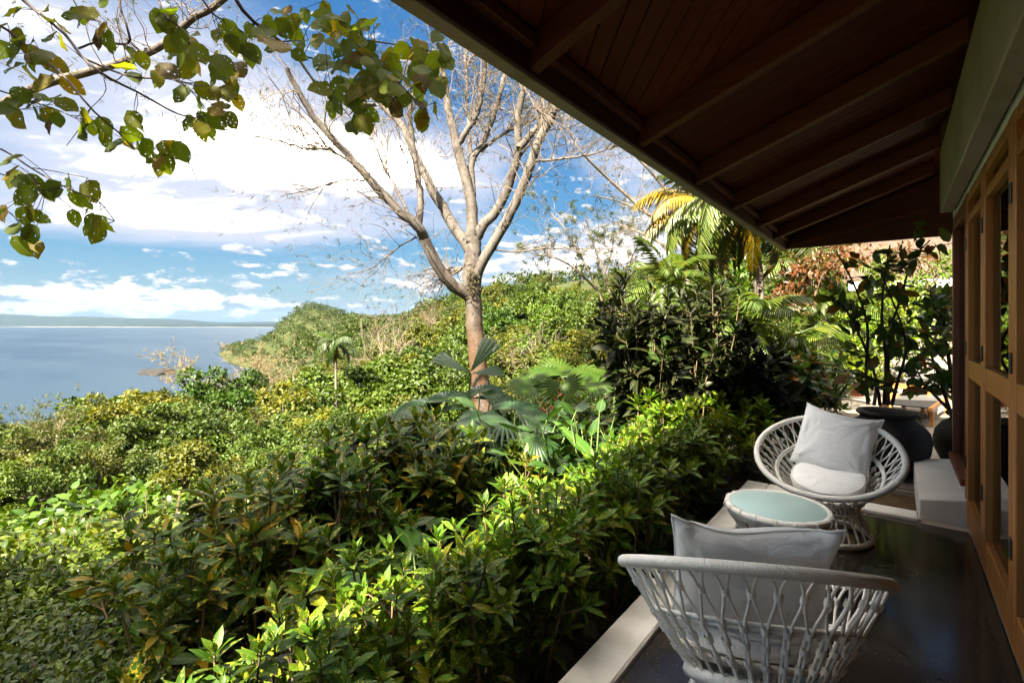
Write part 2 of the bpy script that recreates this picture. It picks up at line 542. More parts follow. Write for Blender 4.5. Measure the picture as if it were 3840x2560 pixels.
m_fanlit = leaf_mat('fan_leaf_sunlit_tone', [(0, (0.0208, 0.0508, 0.0045)), (1, (0.0381, 0.0677, 0.0056))], 0.4, 0.35, rib=0.0, spec=.15)  # lit copy of the fan leaf, sunlight put into a yellower colour
m_broad = leaf_mat('broad_leaf', [(0, (0.0350, 0.1050, 0.0180)), (.8, (0.0630, 0.1500, 0.0210)), (1, (0.1190, 0.1575, 0.0300))], 0.36, 0.35, rib=.5)
m_under = leaf_mat('understory_leaf', [(0, (0.0163, 0.0530, 0.0088)), (.6, (0.0286, 0.0840, 0.0106)), (1, (0.0449, 0.1061, 0.0106))], 0.4, 0.3)
m_vine = leaf_mat('vine_leaf', [(0, (0.0225, 0.0440, 0.0016)), (.4, (0.0475, 0.0756, 0.0020)), (.8, (0.0858, 0.1025, 0.0028)), (1, (0.1174, 0.1173, 0.0054))], 0.42, 0.3, objcol=True, spec=.3)
m_forest = leaf_mat('forest_leaf', [(0, (0.0227, 0.0374, 0.0017)), (.5, (0.0475, 0.0646, 0.0026)), (1, (0.0815, 0.0885, 0.0043))], 0.5, 0.25, objcol=True, rib=0, spec=.3)
m_palm = leaf_mat('palm_leaf', [(0, (0.0344, 0.0641, 0.0081)), (.7, (0.0653, 0.0960, 0.0121)), (1, (0.1031, 0.1067, 0.0162))], 0.38, 0.35, objcol=True, rib=0)
m_garden = leaf_mat('garden_leaf', [(0, (0.0502, 0.1169, 0.0060)), (.6, (0.1104, 0.1913, 0.0076)), (1, (0.2007, 0.2391, 0.0091))], 0.42, 0.45, objcol=True)
m_pot = leaf_mat('potted_leaf', [(0, (.03, .075, .016)), (.5, (.05, .11, .02)), (.75, (.085, .12, .02)), (.88, (.24, .12, .02)), (1, (.30, .08, .03))], 0.34, 0.35, rndmix=1.0)
m_redleaf = leaf_mat('red_leaf', [(0, (0.0780, 0.0132, 0.0063)), (.5, (0.1186, 0.0189, 0.0073)), (.8, (0.0936, 0.0302, 0.0063)), (1, (0.0374, 0.0265, 0.0063))], 0.45, 0.35)
m_dry = leaf_mat('dry_leaf', [(0, (0.0717, 0.0576, 0.0360)), (1, (0.1195, 0.0992, 0.0652))], 0.7, 0.08, rib=0, objcol=True)
m_flower = plain('red_petal', (.45, .02, .05), .5)
m_stem = plain('plant_stem', (.16, .11, .06), .8, .4, 8)
m_stemg = plain('green_stem', (.09, .14, .03), .6, .4, 8)
m_twig = plain('dark_twig', (.035, .022, .018), .8, .4, 8)
m_bark = bark_mat('pale_bark', (.100, .088, .077), (.048, .039, .033), ((0.070, 0.034, 0.0145), 3.6, 8.0), .45)
m_bark2 = bark_mat('grey_bark', (0.1561, 0.1273, 0.1002), (0.1040, 0.0808, 0.0620), None, .3)
m_barkd = bark_mat('tan_bark', (0.1913, 0.1519, 0.1069), (0.1350, 0.1013, 0.0675), None, .2)
m_soil = None

def soil():
    m, k, b, o = newmat('soil')
    tc = k.n('ShaderNodeTexCoord').outputs['Object']
    n = k.noise(tc, 1.3, 6, 0.65)
    n2 = k.noise(tc, 14.0, 5, 0.7)
    far = k.noise(tc, 0.05, 5, 0.65)
    c = k.mix(k.ss(n, 0.35, 0.65), (.035, .022, .013), (.085, .055, .03))
    c = k.mix(k.ss(n2, 0.55, 0.7), c, (.15, .10, .055))
    d = k.vm('LENGTH', tc)
    ln = k.n('ShaderNodeVectorMath', operation='LENGTH'); k.l(tc, ln.inputs[0])
    fd = k.ss(ln.outputs['Value'], 8.0, 40.0)
    green = k.mix(k.ss(far, .4, .62), (.02, .032, .007), (.045, .042, .016))
    c = k.mix(fd, c, green)
    k.l(c, b.inputs['Base Color'])
    b.inputs['Roughness'].default_value = 0.95
    b.inputs['Specular IOR Level'].default_value = 0.1
    k.l(k.bump(k.m('ADD', n, n2), 0.8, 0.03), b.inputs['Normal'])
    return m
m_soil = soil()

def rattan(name, wrap=0.0):
    m, k, b, o = newmat(name)
    tc = k.n('ShaderNodeTexCoord').outputs['Object']
    n = k.noise(tc, 14, 4, 0.6)
    k.l(k.mix(k.ss(n, .40, .75), (.88, .86, .81), (.76, .72, .63)), b.inputs['Base Color'])
    b.inputs['Roughness'].default_value = 0.38
    h = k.noise(tc, 60, 3, 0.6)
    if wrap:
        x, y, z = k.sep(tc)
        wv = k.m('SINE', k.m('MULTIPLY', k.m('ARCTAN2', y, x), wrap))
        h = k.m('ADD', k.m('MULTIPLY', h, 0.3), wv)
    k.l(k.bump(h, 0.35 if wrap else .15, 0.003), b.inputs['Normal'])
    return m
m_rattan = rattan('white_rattan')
m_wrap = rattan('white_rattan_wrap', 420.0)
m_wrap2 = rattan('white_rattan_wrap_small', 200.0)

def fabric():
    m, k, b, o = newmat('white_fabric')
    tc = k.n('ShaderNodeTexCoord').outputs['Object']
    n = k.noise(tc, 5, 4, 0.55)
    k.l(k.mix(k.ss(n, .4, .7), (.90, .90, .89), (.85, .85, .84)), b.inputs['Base Color'])
    b.inputs['Roughness'].default_value = 0.8
    b.inputs['Sheen Weight'].default_value = 0.2
    b.inputs['Specular IOR Level'].default_value = 0.2
    h = k.m('ADD', k.m('MULTIPLY', k.noise(tc, 7, 3, 0.55, 1.2), 1.5), k.m('MULTIPLY', k.noise(tc, 300, 2, 0.5), 0.08))
    k.l(k.bump(h, 0.45, 0.02), b.inputs['Normal'])
    return m
m_fab = fabric()

def floor_mat():
    m, k, b, o = newmat('polished_floor')
    tc = k.n('ShaderNodeTexCoord').outputs['Object']
    n = k.noise(tc, 2.2, 5, 0.65)
    c = k.mix(k.ss(n, .35, .7), (.024, .019, .0165), (.042, .033, .027))
    sp = k.noise(tc, 62, 2, 0.5)
    msk = k.ss(k.noise(tc, 1.7, 3, 0.6), 0.46, .66)
    c = k.mix(k.m('MULTIPLY', k.m('MULTIPLY', k.ss(sp, .60, .68), msk), .5), c, (.17, .115, .075))
    k.l(c, b.inputs['Base Color'])
    k.l(k.ss(n, .35, .75, .10, .2), b.inputs['Roughness'])
    b.inputs['Specular IOR Level'].default_value = 0.32
    k.l(k.bump(k.m('ADD', k.noise(tc, 3.0, 3, .5), k.m('MULTIPLY', sp, .15)), .10, .01), b.inputs['Normal'])
    return m
m_floor = floor_mat()
m_kerb = plain('white_kerb', (.76, .73, .68), .7, .14, 4, .35, 55, col2=(.60, .56, .50))
m_plinth = plain('white_plaster', (.74, .71, .67), .7, .12, 3, .3, 60)
m_lintel = plain('greenish_plaster', (.40, .35, .31), .8, .25, 1.5, .4, 50, col2=(.30, .275, .22))
m_soffit = wood_mat('soffit_board', (0.1066, 0.0230, 0.0095), (0.0666, 0.0131, 0.0055), .6, axis=0, stretch=22, objvar=.5, spec=.12)
m_soffit_d = wood_mat('soffit_board_diagonal', (0.1643, 0.0399, 0.0161), (0.0978, 0.0212, 0.0081), .6, axis=0, stretch=22, objvar=.5, spec=.12)
m_rafter = wood_mat('rafter_wood', (0.1561, 0.0621, 0.0310), (0.1010, 0.0380, 0.0178), .6, axis=0, stretch=18, objvar=.25, spec=.15)
m_fascia = wood_mat('fascia_wood', (0.0800, 0.0231, 0.0109), (0.0479, 0.0135, 0.0059), .6, axis=1, stretch=16, objvar=.1)
m_drip = plain('weathered_edge', (.30, .255, .24), .8, .3, 5, .3, 40)
m_teak = wood_mat('door_wood', (.50, .215, .055), (.36, .135, .032), .42, axis=2, stretch=14, objvar=.15)
m_jamb = wood_mat('jamb_wood', (.28, .10, .05), (.19, .06, .03), .45, axis=2, stretch=14, objvar=.15)
m_hinge = plain('dark_metal', (.03, .027, .025), .4, .2)
m_dark = plain('room_wall', (.20, .15, .11), .8, .2)

def glass():
    m, k, b, o = newmat('window_glass')
    fr = k.n('ShaderNodeFresnel'); fr.inputs[0].default_value = 1.5
    gl = k.n('ShaderNodeBsdfGlossy'); gl.inputs['Roughness'].default_value = 0.01
    tp = k.n('ShaderNodeBsdfTransparent'); tp.inputs[0].default_value = (.75, .78, .76, 1)
    mx = k.n('ShaderNodeMixShader')
    k.l(fr.outputs[0], mx.inputs[0]); k.l(tp.outputs[0], mx.inputs[1]); k.l(gl.outputs[0], mx.inputs[2])
    k.l(mx.outputs[0], o.inputs[0])
    return m
m_glass = glass()

def tglass():
    m, k, b, o = newmat('frosted_table_glass')
    b.inputs['Base Color'].default_value = (.46, .64, .62, 1)
    b.inputs['Roughness'].default_value = 0.3
    b.inputs['Specular IOR Level'].default_value = 0.3
    return m
m_tglass = tglass()
m_urn = plain('dark_clay', (.028, .021, .017), .6, .4, 9, .5, 60)
m_terra = plain('terracotta', (.42, .15, .085), .75, .3, 8, .3, 50)
m_redpot = plain('red_pot', (.40, .07, .06), .5, .2, 6, .2)
m_stone = plain('garden_stone', (0.1400, 0.1225, 0.1015), .9, .5, 6, .8, 30)
m_pave = plain('patio_stone', (0.1446, 0.1253, 0.1012), .85, .25, 2.2, .4, 35)
m_grout = plain('patio_joint', (.30, .26, .21), .95, .3, 3, .3)
m_sling = plain('dark_sling', (.06, .058, .055), .7, .3, 120, .5, 250)
m_shing = plain('roof_shingle', (0.0717, 0.0472, 0.0319), .85, .4, 5, .5, 25)
m_nwall = plain('tan_plaster', (0.2160, 0.1860, 0.1500), .8, .2, 2, .3, 40)
m_white = plain('white_paint', (0.3600, 0.3555, 0.3420), .6, .08, 4, .15)
m_islet = plain('dark_rock', (0.0147, 0.0115, 0.0095), .9, .5, .2, .8, 2)

def sea():
    m, k, b, o = newmat('sea_water')
    tc = k.n('ShaderNodeTexCoord').outputs['Object']
    x, y, z = k.sep(tc)
    big = k.noise(k.xyz(k.m('MULTIPLY', x, .0016), k.m('MULTIPLY', y, .005), 0.0), 1.0, 4, .6)
    k.l(k.mix(k.ss(big, .44, .60), (.0105, .023, .041), (.0155, .029, .047)), b.inputs['Base Color'])
    b.inputs['Roughness'].default_value = 0.5
    b.inputs['Specular IOR Level'].default_value = 0.07
    k.l(k.bump(k.noise(tc, .25, 4, .65), .5, .6), b.inputs['Normal'])
    return m
m_sea = sea()
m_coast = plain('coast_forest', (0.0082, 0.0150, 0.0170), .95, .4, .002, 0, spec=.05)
m_beach = plain('beach_sand', (0.1540, 0.1400, 0.1190), .95, .5, .004, 0, spec=.05)
# ------------------------------------------------------------------ terrain
PXS = np.array([-300, 0, 100, 200, 250, 310, 370, 450, 520, 600, 680, 760, 1100], float)
FS = np.array([1.5, 4, 7, 12, 20, 35, 60, 100, 170, 300, 600, 1000, 1500], float)
HT = np.array([
    # 1.5   4    7    12    20    35    60   100   170   300   600  1000  1500
    [-.3, -1.3, -3.2, -6, -11, -22, -42, -66, -70, -70, -70, -70, -70],
    [-.3, -1.1, -2.5, -4.8, -7.3, -11.6, -28, -62, -70, -70, -70, -70, -70],
    [-.3, -1.0, -2.3, -4.4, -6.5, -10.3, -20, -44, -68, -70, -70, -70, -70],
    [-.3, -.95, -2.2, -4.2, -6.4, -9.8, -14, -26, -50, -68, -70, -70, -70],
    [-.3, -.9, -2.1, -4.1, -6.8, -10.5, -14.5, -20, -34, -52, -66, -40, -70],
    [-.3, -.85, -2.0, -4.0, -6.6, -10.2, -14, -18, -22, -26, -20, 36, -60],
    [-.3, -.8, -1.9, -3.8, -6.4, -9.8, -13, -15, -15, -9, -1, 8, -20],
    [-.3, -.6, -1.6, -3.2, -5.8, -8.5, -9, -4, 3, 10, 12, 0, 0],
    [-.28, -.5, -1.2, -2.6, -4.6, -6.2, -4, 4, 14, 16, 10, 5, 5],
    [-.25, -.4, -.9, -1.9, -3.4, -3.4, 0, 8, 17, 18, 10, 5, 5],
    [-.2, -.3, -.5, -1.0, -1.6, -.5, 3, 9, 16, 16, 10, 5, 5],
    [-.15, -.15, -.2, -.3, -.2, 1.5, 4, 8, 14, 16, 10, 5, 5],
    [-.15, -.15, -.15, -.15, 0, 1.0, 4, 8, 12, 12, 10, 5, 5]])

def smoothstep(a, b, v):
    t = np.clip((v - a) / (b - a), 0, 1)
    return t * t * (3 - 2 * t)

def H(x, y):
    x = np.asarray(x, float); y = np.asarray(y, float)
    fw = -x * ST + y * CT
    rt = x * CT + y * ST
    r = np.hypot(x, y)
    ang = np.arctan2(rt, fw)
    a = np.clip(ang, -R(59), R(50))
    px = np.clip(512 + FPX * np.tan(a), PXS[0], PXS[-1])
    f = np.clip(r * np.cos(a), FS[0], FS[-1])
    i = np.clip(np.searchsorted(PXS, px) - 1, 0, len(PXS) - 2)
    u = (px - PXS[i]) / (PXS[i + 1] - PXS[i])
    u = u * u * (3 - 2 * u)
    lf = np.log(f); LF = np.log(FS)
    j = np.clip(np.searchsorted(FS, f) - 1, 0, len(FS) - 2)
    v = (lf - LF[j]) / (LF[j + 1] - LF[j])
    z = HT[i, j] * (1 - u) * (1 - v) + HT[i + 1, j] * u * (1 - v) + HT[i, j + 1] * (1 - u) * v + HT[i + 1, j + 1] * u * v
    # behind the camera the slope falls more gently
    back = smoothstep(R(75), R(120), np.abs(ang))
    z = z * (1 - back) + (-.25 - 0.06 * np.clip(-x - 2, 0, 400)) * back
    # house and patio pad
    pad = smoothstep(-2.0, -1.2, x) * smoothstep(40, 24, np.abs(y - 6)) * (1 - smoothstep(18, 40, x))
    z = z * (1 - pad) + (-.18) * pad
    # small lumps
    z = z + np.where(r > 2.5, 0.03 * np.minimum(r, 12) * (np.sin(x * 1.7 + 1.3 * np.sin(y * .9)) * np.sin(y * 1.3 + .7)) * (1 - pad), 0)
    return z

def build_ground():
    ang = np.arange(0, 360, 1.5) * np.pi / 180
    rad = np.concatenate([[0.3], np.geomspace(0.8, 1900, 96)])
    A, Rr = np.meshgrid(ang, rad)
    X = Rr * np.cos(A); Y = Rr * np.sin(A)
    Z = H(X, Y)
    n, m = X.shape
    V = np.stack([X, Y, Z], -1).reshape(-1, 3)
    i = np.arange(n - 1)[:, None] * m; j = np.arange(m)[None]; j2 = (j + 1) % m
    Q = np.stack([i + j, i + j2, i + m + j2, i + m + j], -1).reshape(-1, 4)
    V = np.vstack([V, [[0, 0, float(H(0, 0))]]])
    c = len(V) - 1
    T = np.stack([np.full(m, c), np.arange(m), (np.arange(m) + 1) % m], 1)
    o = link('ground', mesh_np('ground', V, [Q[:, ::-1], T], m_soil, None, True))
    tag(o, 'sloping garden soil falling away into the wooded hillside', None, None, 'structure')
build_ground()

def build_sea():
    me = bpy.data.meshes.new('sea')
    bm = bmesh.new()
    bmesh.ops.create_circle(bm, cap_ends=True, segments=96, radius=26000)
    for f in bm.faces:
        if f.normal.z < 0: f.normal_flip()
    bm.to_mesh(me); bm.free()
    me.materials.append(m_sea)
    o = link('sea', me, None, (0, 0, -60))
    tag(o, 'calm blue grey sea below the hillside', None, None, 'structure')
    # far coast: beach and low mountains beyond the bay
    def ridge(name, px0, px1, f, prof, mat, label, depth, seed):
        r = np.random.default_rng(seed)
        xs = np.linspace(px0, px1, 90)
        h = np.zeros(90)
        for o_, am in ((3, 1.0), (7, .5), (15, .25), (31, .12)):
            ph = r.uniform(0, 6.28)
            h += am * np.sin(np.linspace(0, o_ * 2.2, 90) + ph)
        h = prof * (1 + .38 * h)
        h = np.maximum(h, prof * .25)
        rows = []
        for q, (df, hh) in enumerate(((0, 0.0), (depth * .35, .55), (depth * .7, 1.0), (depth, .3))):
            rows.append(np.array([[*at2(p, f + df), -60.5 + hh * hv] for p, hv in zip(xs, h)]))
        V = np.concatenate(rows)
        Q = []
        for a in range(3):
            for b_ in range(89):
                Q.append((a * 90 + b_, a * 90 + b_ + 1, (a + 1) * 90 + b_ + 1, (a + 1) * 90 + b_))
        o = link(name, mesh_np(name, V, [np.array(Q)], mat, None, True))
        tag(o, label, None, None, 'structure')
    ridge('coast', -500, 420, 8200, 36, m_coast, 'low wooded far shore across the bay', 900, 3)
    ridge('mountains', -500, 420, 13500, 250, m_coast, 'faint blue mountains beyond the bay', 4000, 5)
    ridge('beach', -60, 330, 8150, 7, m_beach, 'thin pale beach line along the far shore', 40, 9)
build_sea()

# ------------------------------------------------------------------ house
SL = 0.36
def zs(x): return 2.66 + SL * (x + 1.15)          # underside of the soffit boards
house = empty('house', (0, 0, 0))
tag(house, 'villa with dark timber eaves and wooden glazed doors beside the terrace', 'house')
def hpart(name, me): return link(name, me, house)

def build_house():
    # roof deck above the boards
    rd = prism('roof', [(-1.24, 0, zs(-1.24) + .022), (4.2, 0, zs(4.2) + .022), (9.6, 0, zs(-1.24) + .022), (9.6, 0, zs(-1.24) + .17), (4.2, 0, zs(4.2) + .2), (-1.24, 0, zs(-1.24) + .15)],
               (0, 15.55, 0), m_soffit, house)
    for v in rd.data.vertices: v.co.y -= 8.0
    # fascia and its weathered lower edge
    box('fascia', -1.20, -1.158, -8, 7.50, 2.512, 2.80, m_fascia, house)
    dr = box('drip_edge', -1.215, -1.150, -8, 7.51, 2.488, 2.509, m_drip, house, .003)
    box('ledger', -1.155, -1.115, -8, 7.40, 2.60, 2.655, m_rafter, house)
    # end beam, gable boarding and the thin brace in front of it
    box('end_beam', -1.155, 3.6, 7.44, 7.50, 2.508, 2.70, m_fascia, house)
    prism('gable_panel', [(-1.15, 7.452, 2.70), (3.6, 7.452, 2.70), (3.6, 7.452, zs(3.6)), (-1.15, 7.452, zs(-1.15))], (0, .03, 0), m_fascia, house)
    x0, x1 = -1.1, .30
    prism('brace', [(x0, 7.38, 2.53), (x1, 7.38, 2.53 + .19 * (x1 - x0)), (x1, 7.38, 2.57 + .19 * (x1 - x0)), (x0, 7.38, 2.57)], (0, .05, 0), m_rafter, house)
    # rafters
    rm = None
    for y in (-.55, .55, 1.60, 2.66, 3.65, 4.67, 5.70, 6.62):
        xa, xb = -1.155, .318
        if rm is None:
            o = prism('rafter', [(xa, -.03, zs(xa) - .135), (xb, -.03, zs(xb) - .135), (xb, -.03, zs(xb) - .002), (xa, -.03, zs(xa) - .002)], (0, .06, 0), m_rafter, house, .004)
            rm = o.data
        else:
            o = link('rafter', rm, house)
        o.location.y = y
    # soffit boards, each its own piece
    sof = box('soffit', -1.15, .31, -8, .45, 0, .01, m_soffit, house, 0)
    for v in sof.data.vertices: v.co.z += zs(v.co.x)
    def clip(poly, ax, lim, keep_less):
        out = []
        for a, b in zip(poly, poly[1:] + poly[:1]):
            ia = (a[ax] <= lim) == keep_less or a[ax] == lim
            ib = (b[ax] <= lim) == keep_less or b[ax] == lim
            if ia: out.append(a)
            if ia != ib:
                t = (lim - a[ax]) / (b[ax] - a[ax])
                out.append((a[0] + t * (b[0] - a[0]), a[1] + t * (b[1] - a[1])))
        return out
    def board(poly, mat, dz=0.0):
        prism('plank', [(p[0], p[1], zs(p[0]) + dz) for p in poly], (0, 0, .02), mat, sof)
    wd = .098
    for y0, y1 in ((.58, 1.57), (1.63, 2.63)):
        s2 = math.sqrt(.5)
        for i in range(-16, 30):
            # strip along (1,-1) at offset i*wd along (1,1)
            o = i * wd * 1.0
            cx, cy = -1.15 + o * s2, y0 + o * s2
            a = wd * .5 * .93
            L = 3.0
            P = [(cx - s2 * a - L * s2, cy - s2 * a + L * s2), (cx + s2 * a - L * s2, cy + s2 * a + L * s2), (cx + s2 * a + L * s2, cy + s2 * a - L * s2), (cx - s2 * a + L * s2, cy - s2 * a - L * s2)]
            for ax, lim, kl in ((0, -1.12, False), (0, .315, True), (1, y0, False), (1, y1, True)):
                if len(P) >= 3: P = clip(P, ax, lim, kl)
            if len(P) >= 3:
                xs_ = [p[0] for p in P]; ys_ = [p[1] for p in P]
                if (max(xs_) - min(xs_)) * (max(ys_) - min(ys_)) > .002:
                    board(P, m_soffit_d, random.uniform(-.003, .001))
    pm = None
    y = 2.69
    while y < 7.40:
        if pm is None:
            o = prism('plank', [(-1.12, 0, zs(-1.12)), (.315, 0, zs(.315)), (.315, .094, zs(.315)), (-1.12, .094, zs(-1.12))], (0, 0, .02), m_soffit, sof, .003)
            pm = o.data
        else:
            o = link('plank', pm, sof)
        o.location = (0, y, random.uniform(-.002, .001))
        y += .0985
    # walls
    box('lintel', .32, .415, -8, 5.86, 2.50, 3.045, m_lintel, house, .008)
    box('wall', .425, .58, -8, 6.10, 2.475, 3.30, m_plinth, house)
    box('wall', .46, 5.6, 6.12, 6.30, -.15, 3.3, m_plinth, house)
    box('wall', 5.6, 5.8, -8, 6.30, -.15, 3.3, m_dark, house)
    box('wall', -.0, 5.6, -8.2, -8.0, -.15, 3.3, m_dark, house)
    box('ceiling', .60, 5.58, -7.98, 6.08, 2.62, 2.70, m_dark, house)
    box('interior_floor', .50, 5.58, -7.98, 6.08, -.12, -.004, m_floor, house)
    # fixed window beyond the doors
    wf = box('window_frame', .42, .50, 4.965, 5.055, .17, 2.474, m_jamb, house)
    box('window_post', .435, .49, 5.16, 5.235, .31, 2.36, m_jamb, wf)
    box('window_post', .42, .50, 6.01, 6.10, .31, 2.36, m_jamb, wf)
    box('window_head', .425, .495, 5.057, 6.10, 2.362, 2.474, m_jamb, wf)
    box('window_sill', .395, .50, 5.057, 6.10, .25, .305, m_jamb, wf)
    box('pane', .462, .468, 5.237, 6.008, .307, 2.36, m_glass, wf, 0)
    box('wall', .44, .50, 5.06, 6.10, -.15, .247, m_plinth, house)
    # glazed folding doors
    ys = [-.0, 1.14, 2.165, 3.16, 4.10, 4.955]
    for a, b in zip(ys, ys[1:]):
        st = .085
        d = link('door', None, house)
        d.empty_display_size = .1
        box('stile', .42, .475, a + .003, a + st, .012, 2.46, m_teak, d)
        box('stile', .42, .475, b - st, b - .003, .012, 2.46, m_teak, d)
        for z0, z1 in ((.012, .20), (1.10, 1.235), (2.245, 2.30), (2.40, 2.46)):
            box('rail', .424, .471, a + st + .001, b - st - .001, z0, z1, m_teak, d)
        for z0, z1 in ((.202, 1.098), (1.237, 2.243), (2.302, 2.398)):
            box('pane', .455, .460, a + st + .001, b - st - .001, z0, z1, m_glass, d, 0)
        for z in (.42, 1.27, 2.05):
            box('hinge', .412, .419, b - .022, b + .022, z, z + .095, m_hinge, d, .002)
build_house()

def build_terrace():
    sl = box('terrace_floor', -1.05, .44, -4, 4.90, -.55, -.014, m_grout, None, 0)
    tag(sl, 'dark polished terrace floor', None, None, 'structure')
    xs_ = [-.905, -.24, .418]
    y = -3.4
    k = 0
    while y < 4.7:
        y2 = min(y + 1.02, 4.765)
        for a, b in zip(xs_, xs_[1:]):
            box('floor_tile', a + .001, b - .001, y + .001, y2 - .001, -.03, random.uniform(-.0006, .0), m_floor, sl, .0015)
        y = y2 + .0
        if y2 >= 4.765: break
    # kerb with slightly uneven arrises
    def kerb(name, x0, x1, y0, y1, lab):
        me = box_me(name, x0, x1, y0, y1, -.5, .028, m_kerb, .010)
        bm = bmesh.new(); bm.from_mesh(me)
        ax = 1 if (y1 - y0) > (x1 - x0) else 0
        es = [e for e in bm.edges if abs((e.verts[0].co - e.verts[1].co)[ax]) > .5]
        bmesh.ops.subdivide_edges(bm, edges=es, cuts=90, use_grid_fill=True)
        for v in bm.verts:
            if v.co.z > 0:
                n = math.sin(v.co.y * 9 + v.co.x * 7) * .6 + math.sin(v.co.y * 23 + 1) * .4 + random.uniform(-.6, .6)
                v.co.z += .0016 * n
                v.co.x += .0018 * n
        bm.to_mesh(me); bm.free()
        o = link(name, me)
        tag(o, lab, None, None, 'structure')
    kerb('kerb', -1.09, -.908, -4, 4.95, 'painted white kerb along the outer side of the terrace')
    kerb('kerb', -.906, .14, 4.77, 4.95, 'white kerb across the far end of the terrace')
    # plastered plinth against the house
    o = prism('plinth', [(.150, 0, -.15), (.438, 0, -.15), (.438, 0, .165), (.150, 0, .115)], (0, 1.45, 0), m_plinth, None, .008)
    o.location = (0, 4.99, 0)
    tag(o, 'white plastered plinth with a sloping top against the house wall', None, None, 'structure')
build_terrace()

def build_patio():
    base = box('patio', -1.9, 5.5, 6.10, 17, -.5, -.14, m_grout, None, 0)
    for v in base.data.vertices:
        pass
    tag(base, 'sunlit flagstone patio beyond the terrace', None, None, 'structure')
    r = random.Random(4)
    y = 6.12
    while y < 16.6:
        h = r.uniform(.42, .68)
        x = -1.88
        while x < 4.6:
            wd = r.uniform(.42, .85)
            if not (x + wd > 0.44 and y < 6.31):
                box('paving_stone', x + .008, x + wd - .008, y + .008, y + h - .008, -.17, -.12 + r.uniform(-.004, .004), m_pave, base, .006)
            x += wd
        y += h
build_patio()

def build_neighbour():
    b = empty('neighbour_house', (0, 0, 0))
    tag(b, 'neighbouring bungalow with brown shingle roof and white fascia', 'house')
    X0, X1, Y0, Y1 = -1.0, 8.0, 18.4, 24
    box('wall', X0 + .5, X1, Y0, Y1, -.2, 2.55, m_nwall, b)
    box('fascia', X0 - .1, X1 + .1, Y0 - .72, Y0 - .66, 2.48, 2.74, m_white, b)
    box('eave_board', X0 - .1, X1 + .1, Y0 - .658, Y0, 2.52, 2.56, m_white, b)
    box('window', 1.0, 2.2, Y0 - .03, Y0 - .003, 1.0, 2.1, m_hinge, b)
    box('door', 3.0, 3.9, Y0 - .03, Y0 - .003, 0, 2.05, m_jamb, b)
    # shingle courses
    rs = random.Random(8)
    V, F = [], []
    n = 0
    for rI in range(20):
        t0 = rI * .19
        x = X0 - .1 + rs.uniform(-.2, 0)
        while x < X1 + .1:
            wd = rs.uniform(.16, .30)
            a, bq = t0, t0 + .24
            dz = .02 + rs.uniform(0, .018)
            y0 = Y0 - .72 + a * .88; z0 = 2.74 + a * .47
            y1 = Y0 - .72 + bq * .88; z1 = 2.74 + bq * .47
            V += [(x, y0, z0 + dz), (x + wd - .01, y0, z0 + dz), (x + wd - .01, y1, z1), (x, y1, z1), (x, y0, z0 - .01), (x + wd - .01, y0, z0 - .01)]
            F += [(n, n + 1, n + 2, n + 3), (n + 4, n + 5, n + 1, n)]
            n += 6
            x += wd
    rf = link('roof', mesh_np('roof', np.array(V), [np.array(F)], m_shing), b)
    rf['kind'] = 'stuff'
    prism('roof_slab', [(X0 - .1, Y0 - .70, 2.71), (X0 - .1, Y0 + 2.7, 4.55), (X0 - .1, Y0 + 6.0, 2.71)], (X1 - X0 + .2, 0, 0), m_shing, b)
build_neighbour()
# ------------------------------------------------------------------ rattan chairs, table, cushions
def lp(points, radii, sides=5):
    return (np.asarray(points, float), np.asarray(radii, float))

BR, RR, BD = .205, .432, .315          # bowl: lower ring radius, rim radius, depth along its axis
def bowl_pt(t, ang, out=0.0):
    r = BR + (RR - BR) * (max(t, 0) ** .92) + out
    return np.array([r * math.cos(ang), r * math.sin(ang), BD * t])

NSP = 34
pitch = 2 * math.pi / NSP
def spoke_me():
    paths = []
    for sgn in (-1, 1):
        pts = []
        for t in np.linspace(-.03, .985, 22):
            if t < .50: d = .085
            elif t < .76:
                q = (t - .50) / .26; q = q * q * (3 - 2 * q); d = .085 + (.41 - .085) * q
            elif t < .82: d = .41
            else:
                q = (t - .82) / .165; d = .41 - .30 * q ** 1.6
            pts.append(bowl_pt(t, sgn * d * pitch, .004 * sgn))
        paths.append((np.array(pts), np.full(len(pts), .0051)))
    for t in (.20, .36, .50):
        p0, p1 = bowl_pt(t - .028, 0), bowl_pt(t + .028, 0)
        paths.append((np.array([p0, p1]), np.array([.0135, .0135])))
    for sgn in (1,):
        p0, p1 = bowl_pt(.765, sgn * .5 * pitch), bowl_pt(.825, sgn * .5 * pitch)
        paths.append((np.array([p0, p1]), np.array([.0130, .0130])))
    return tubes_me('spoke', paths, 6, m_rattan)

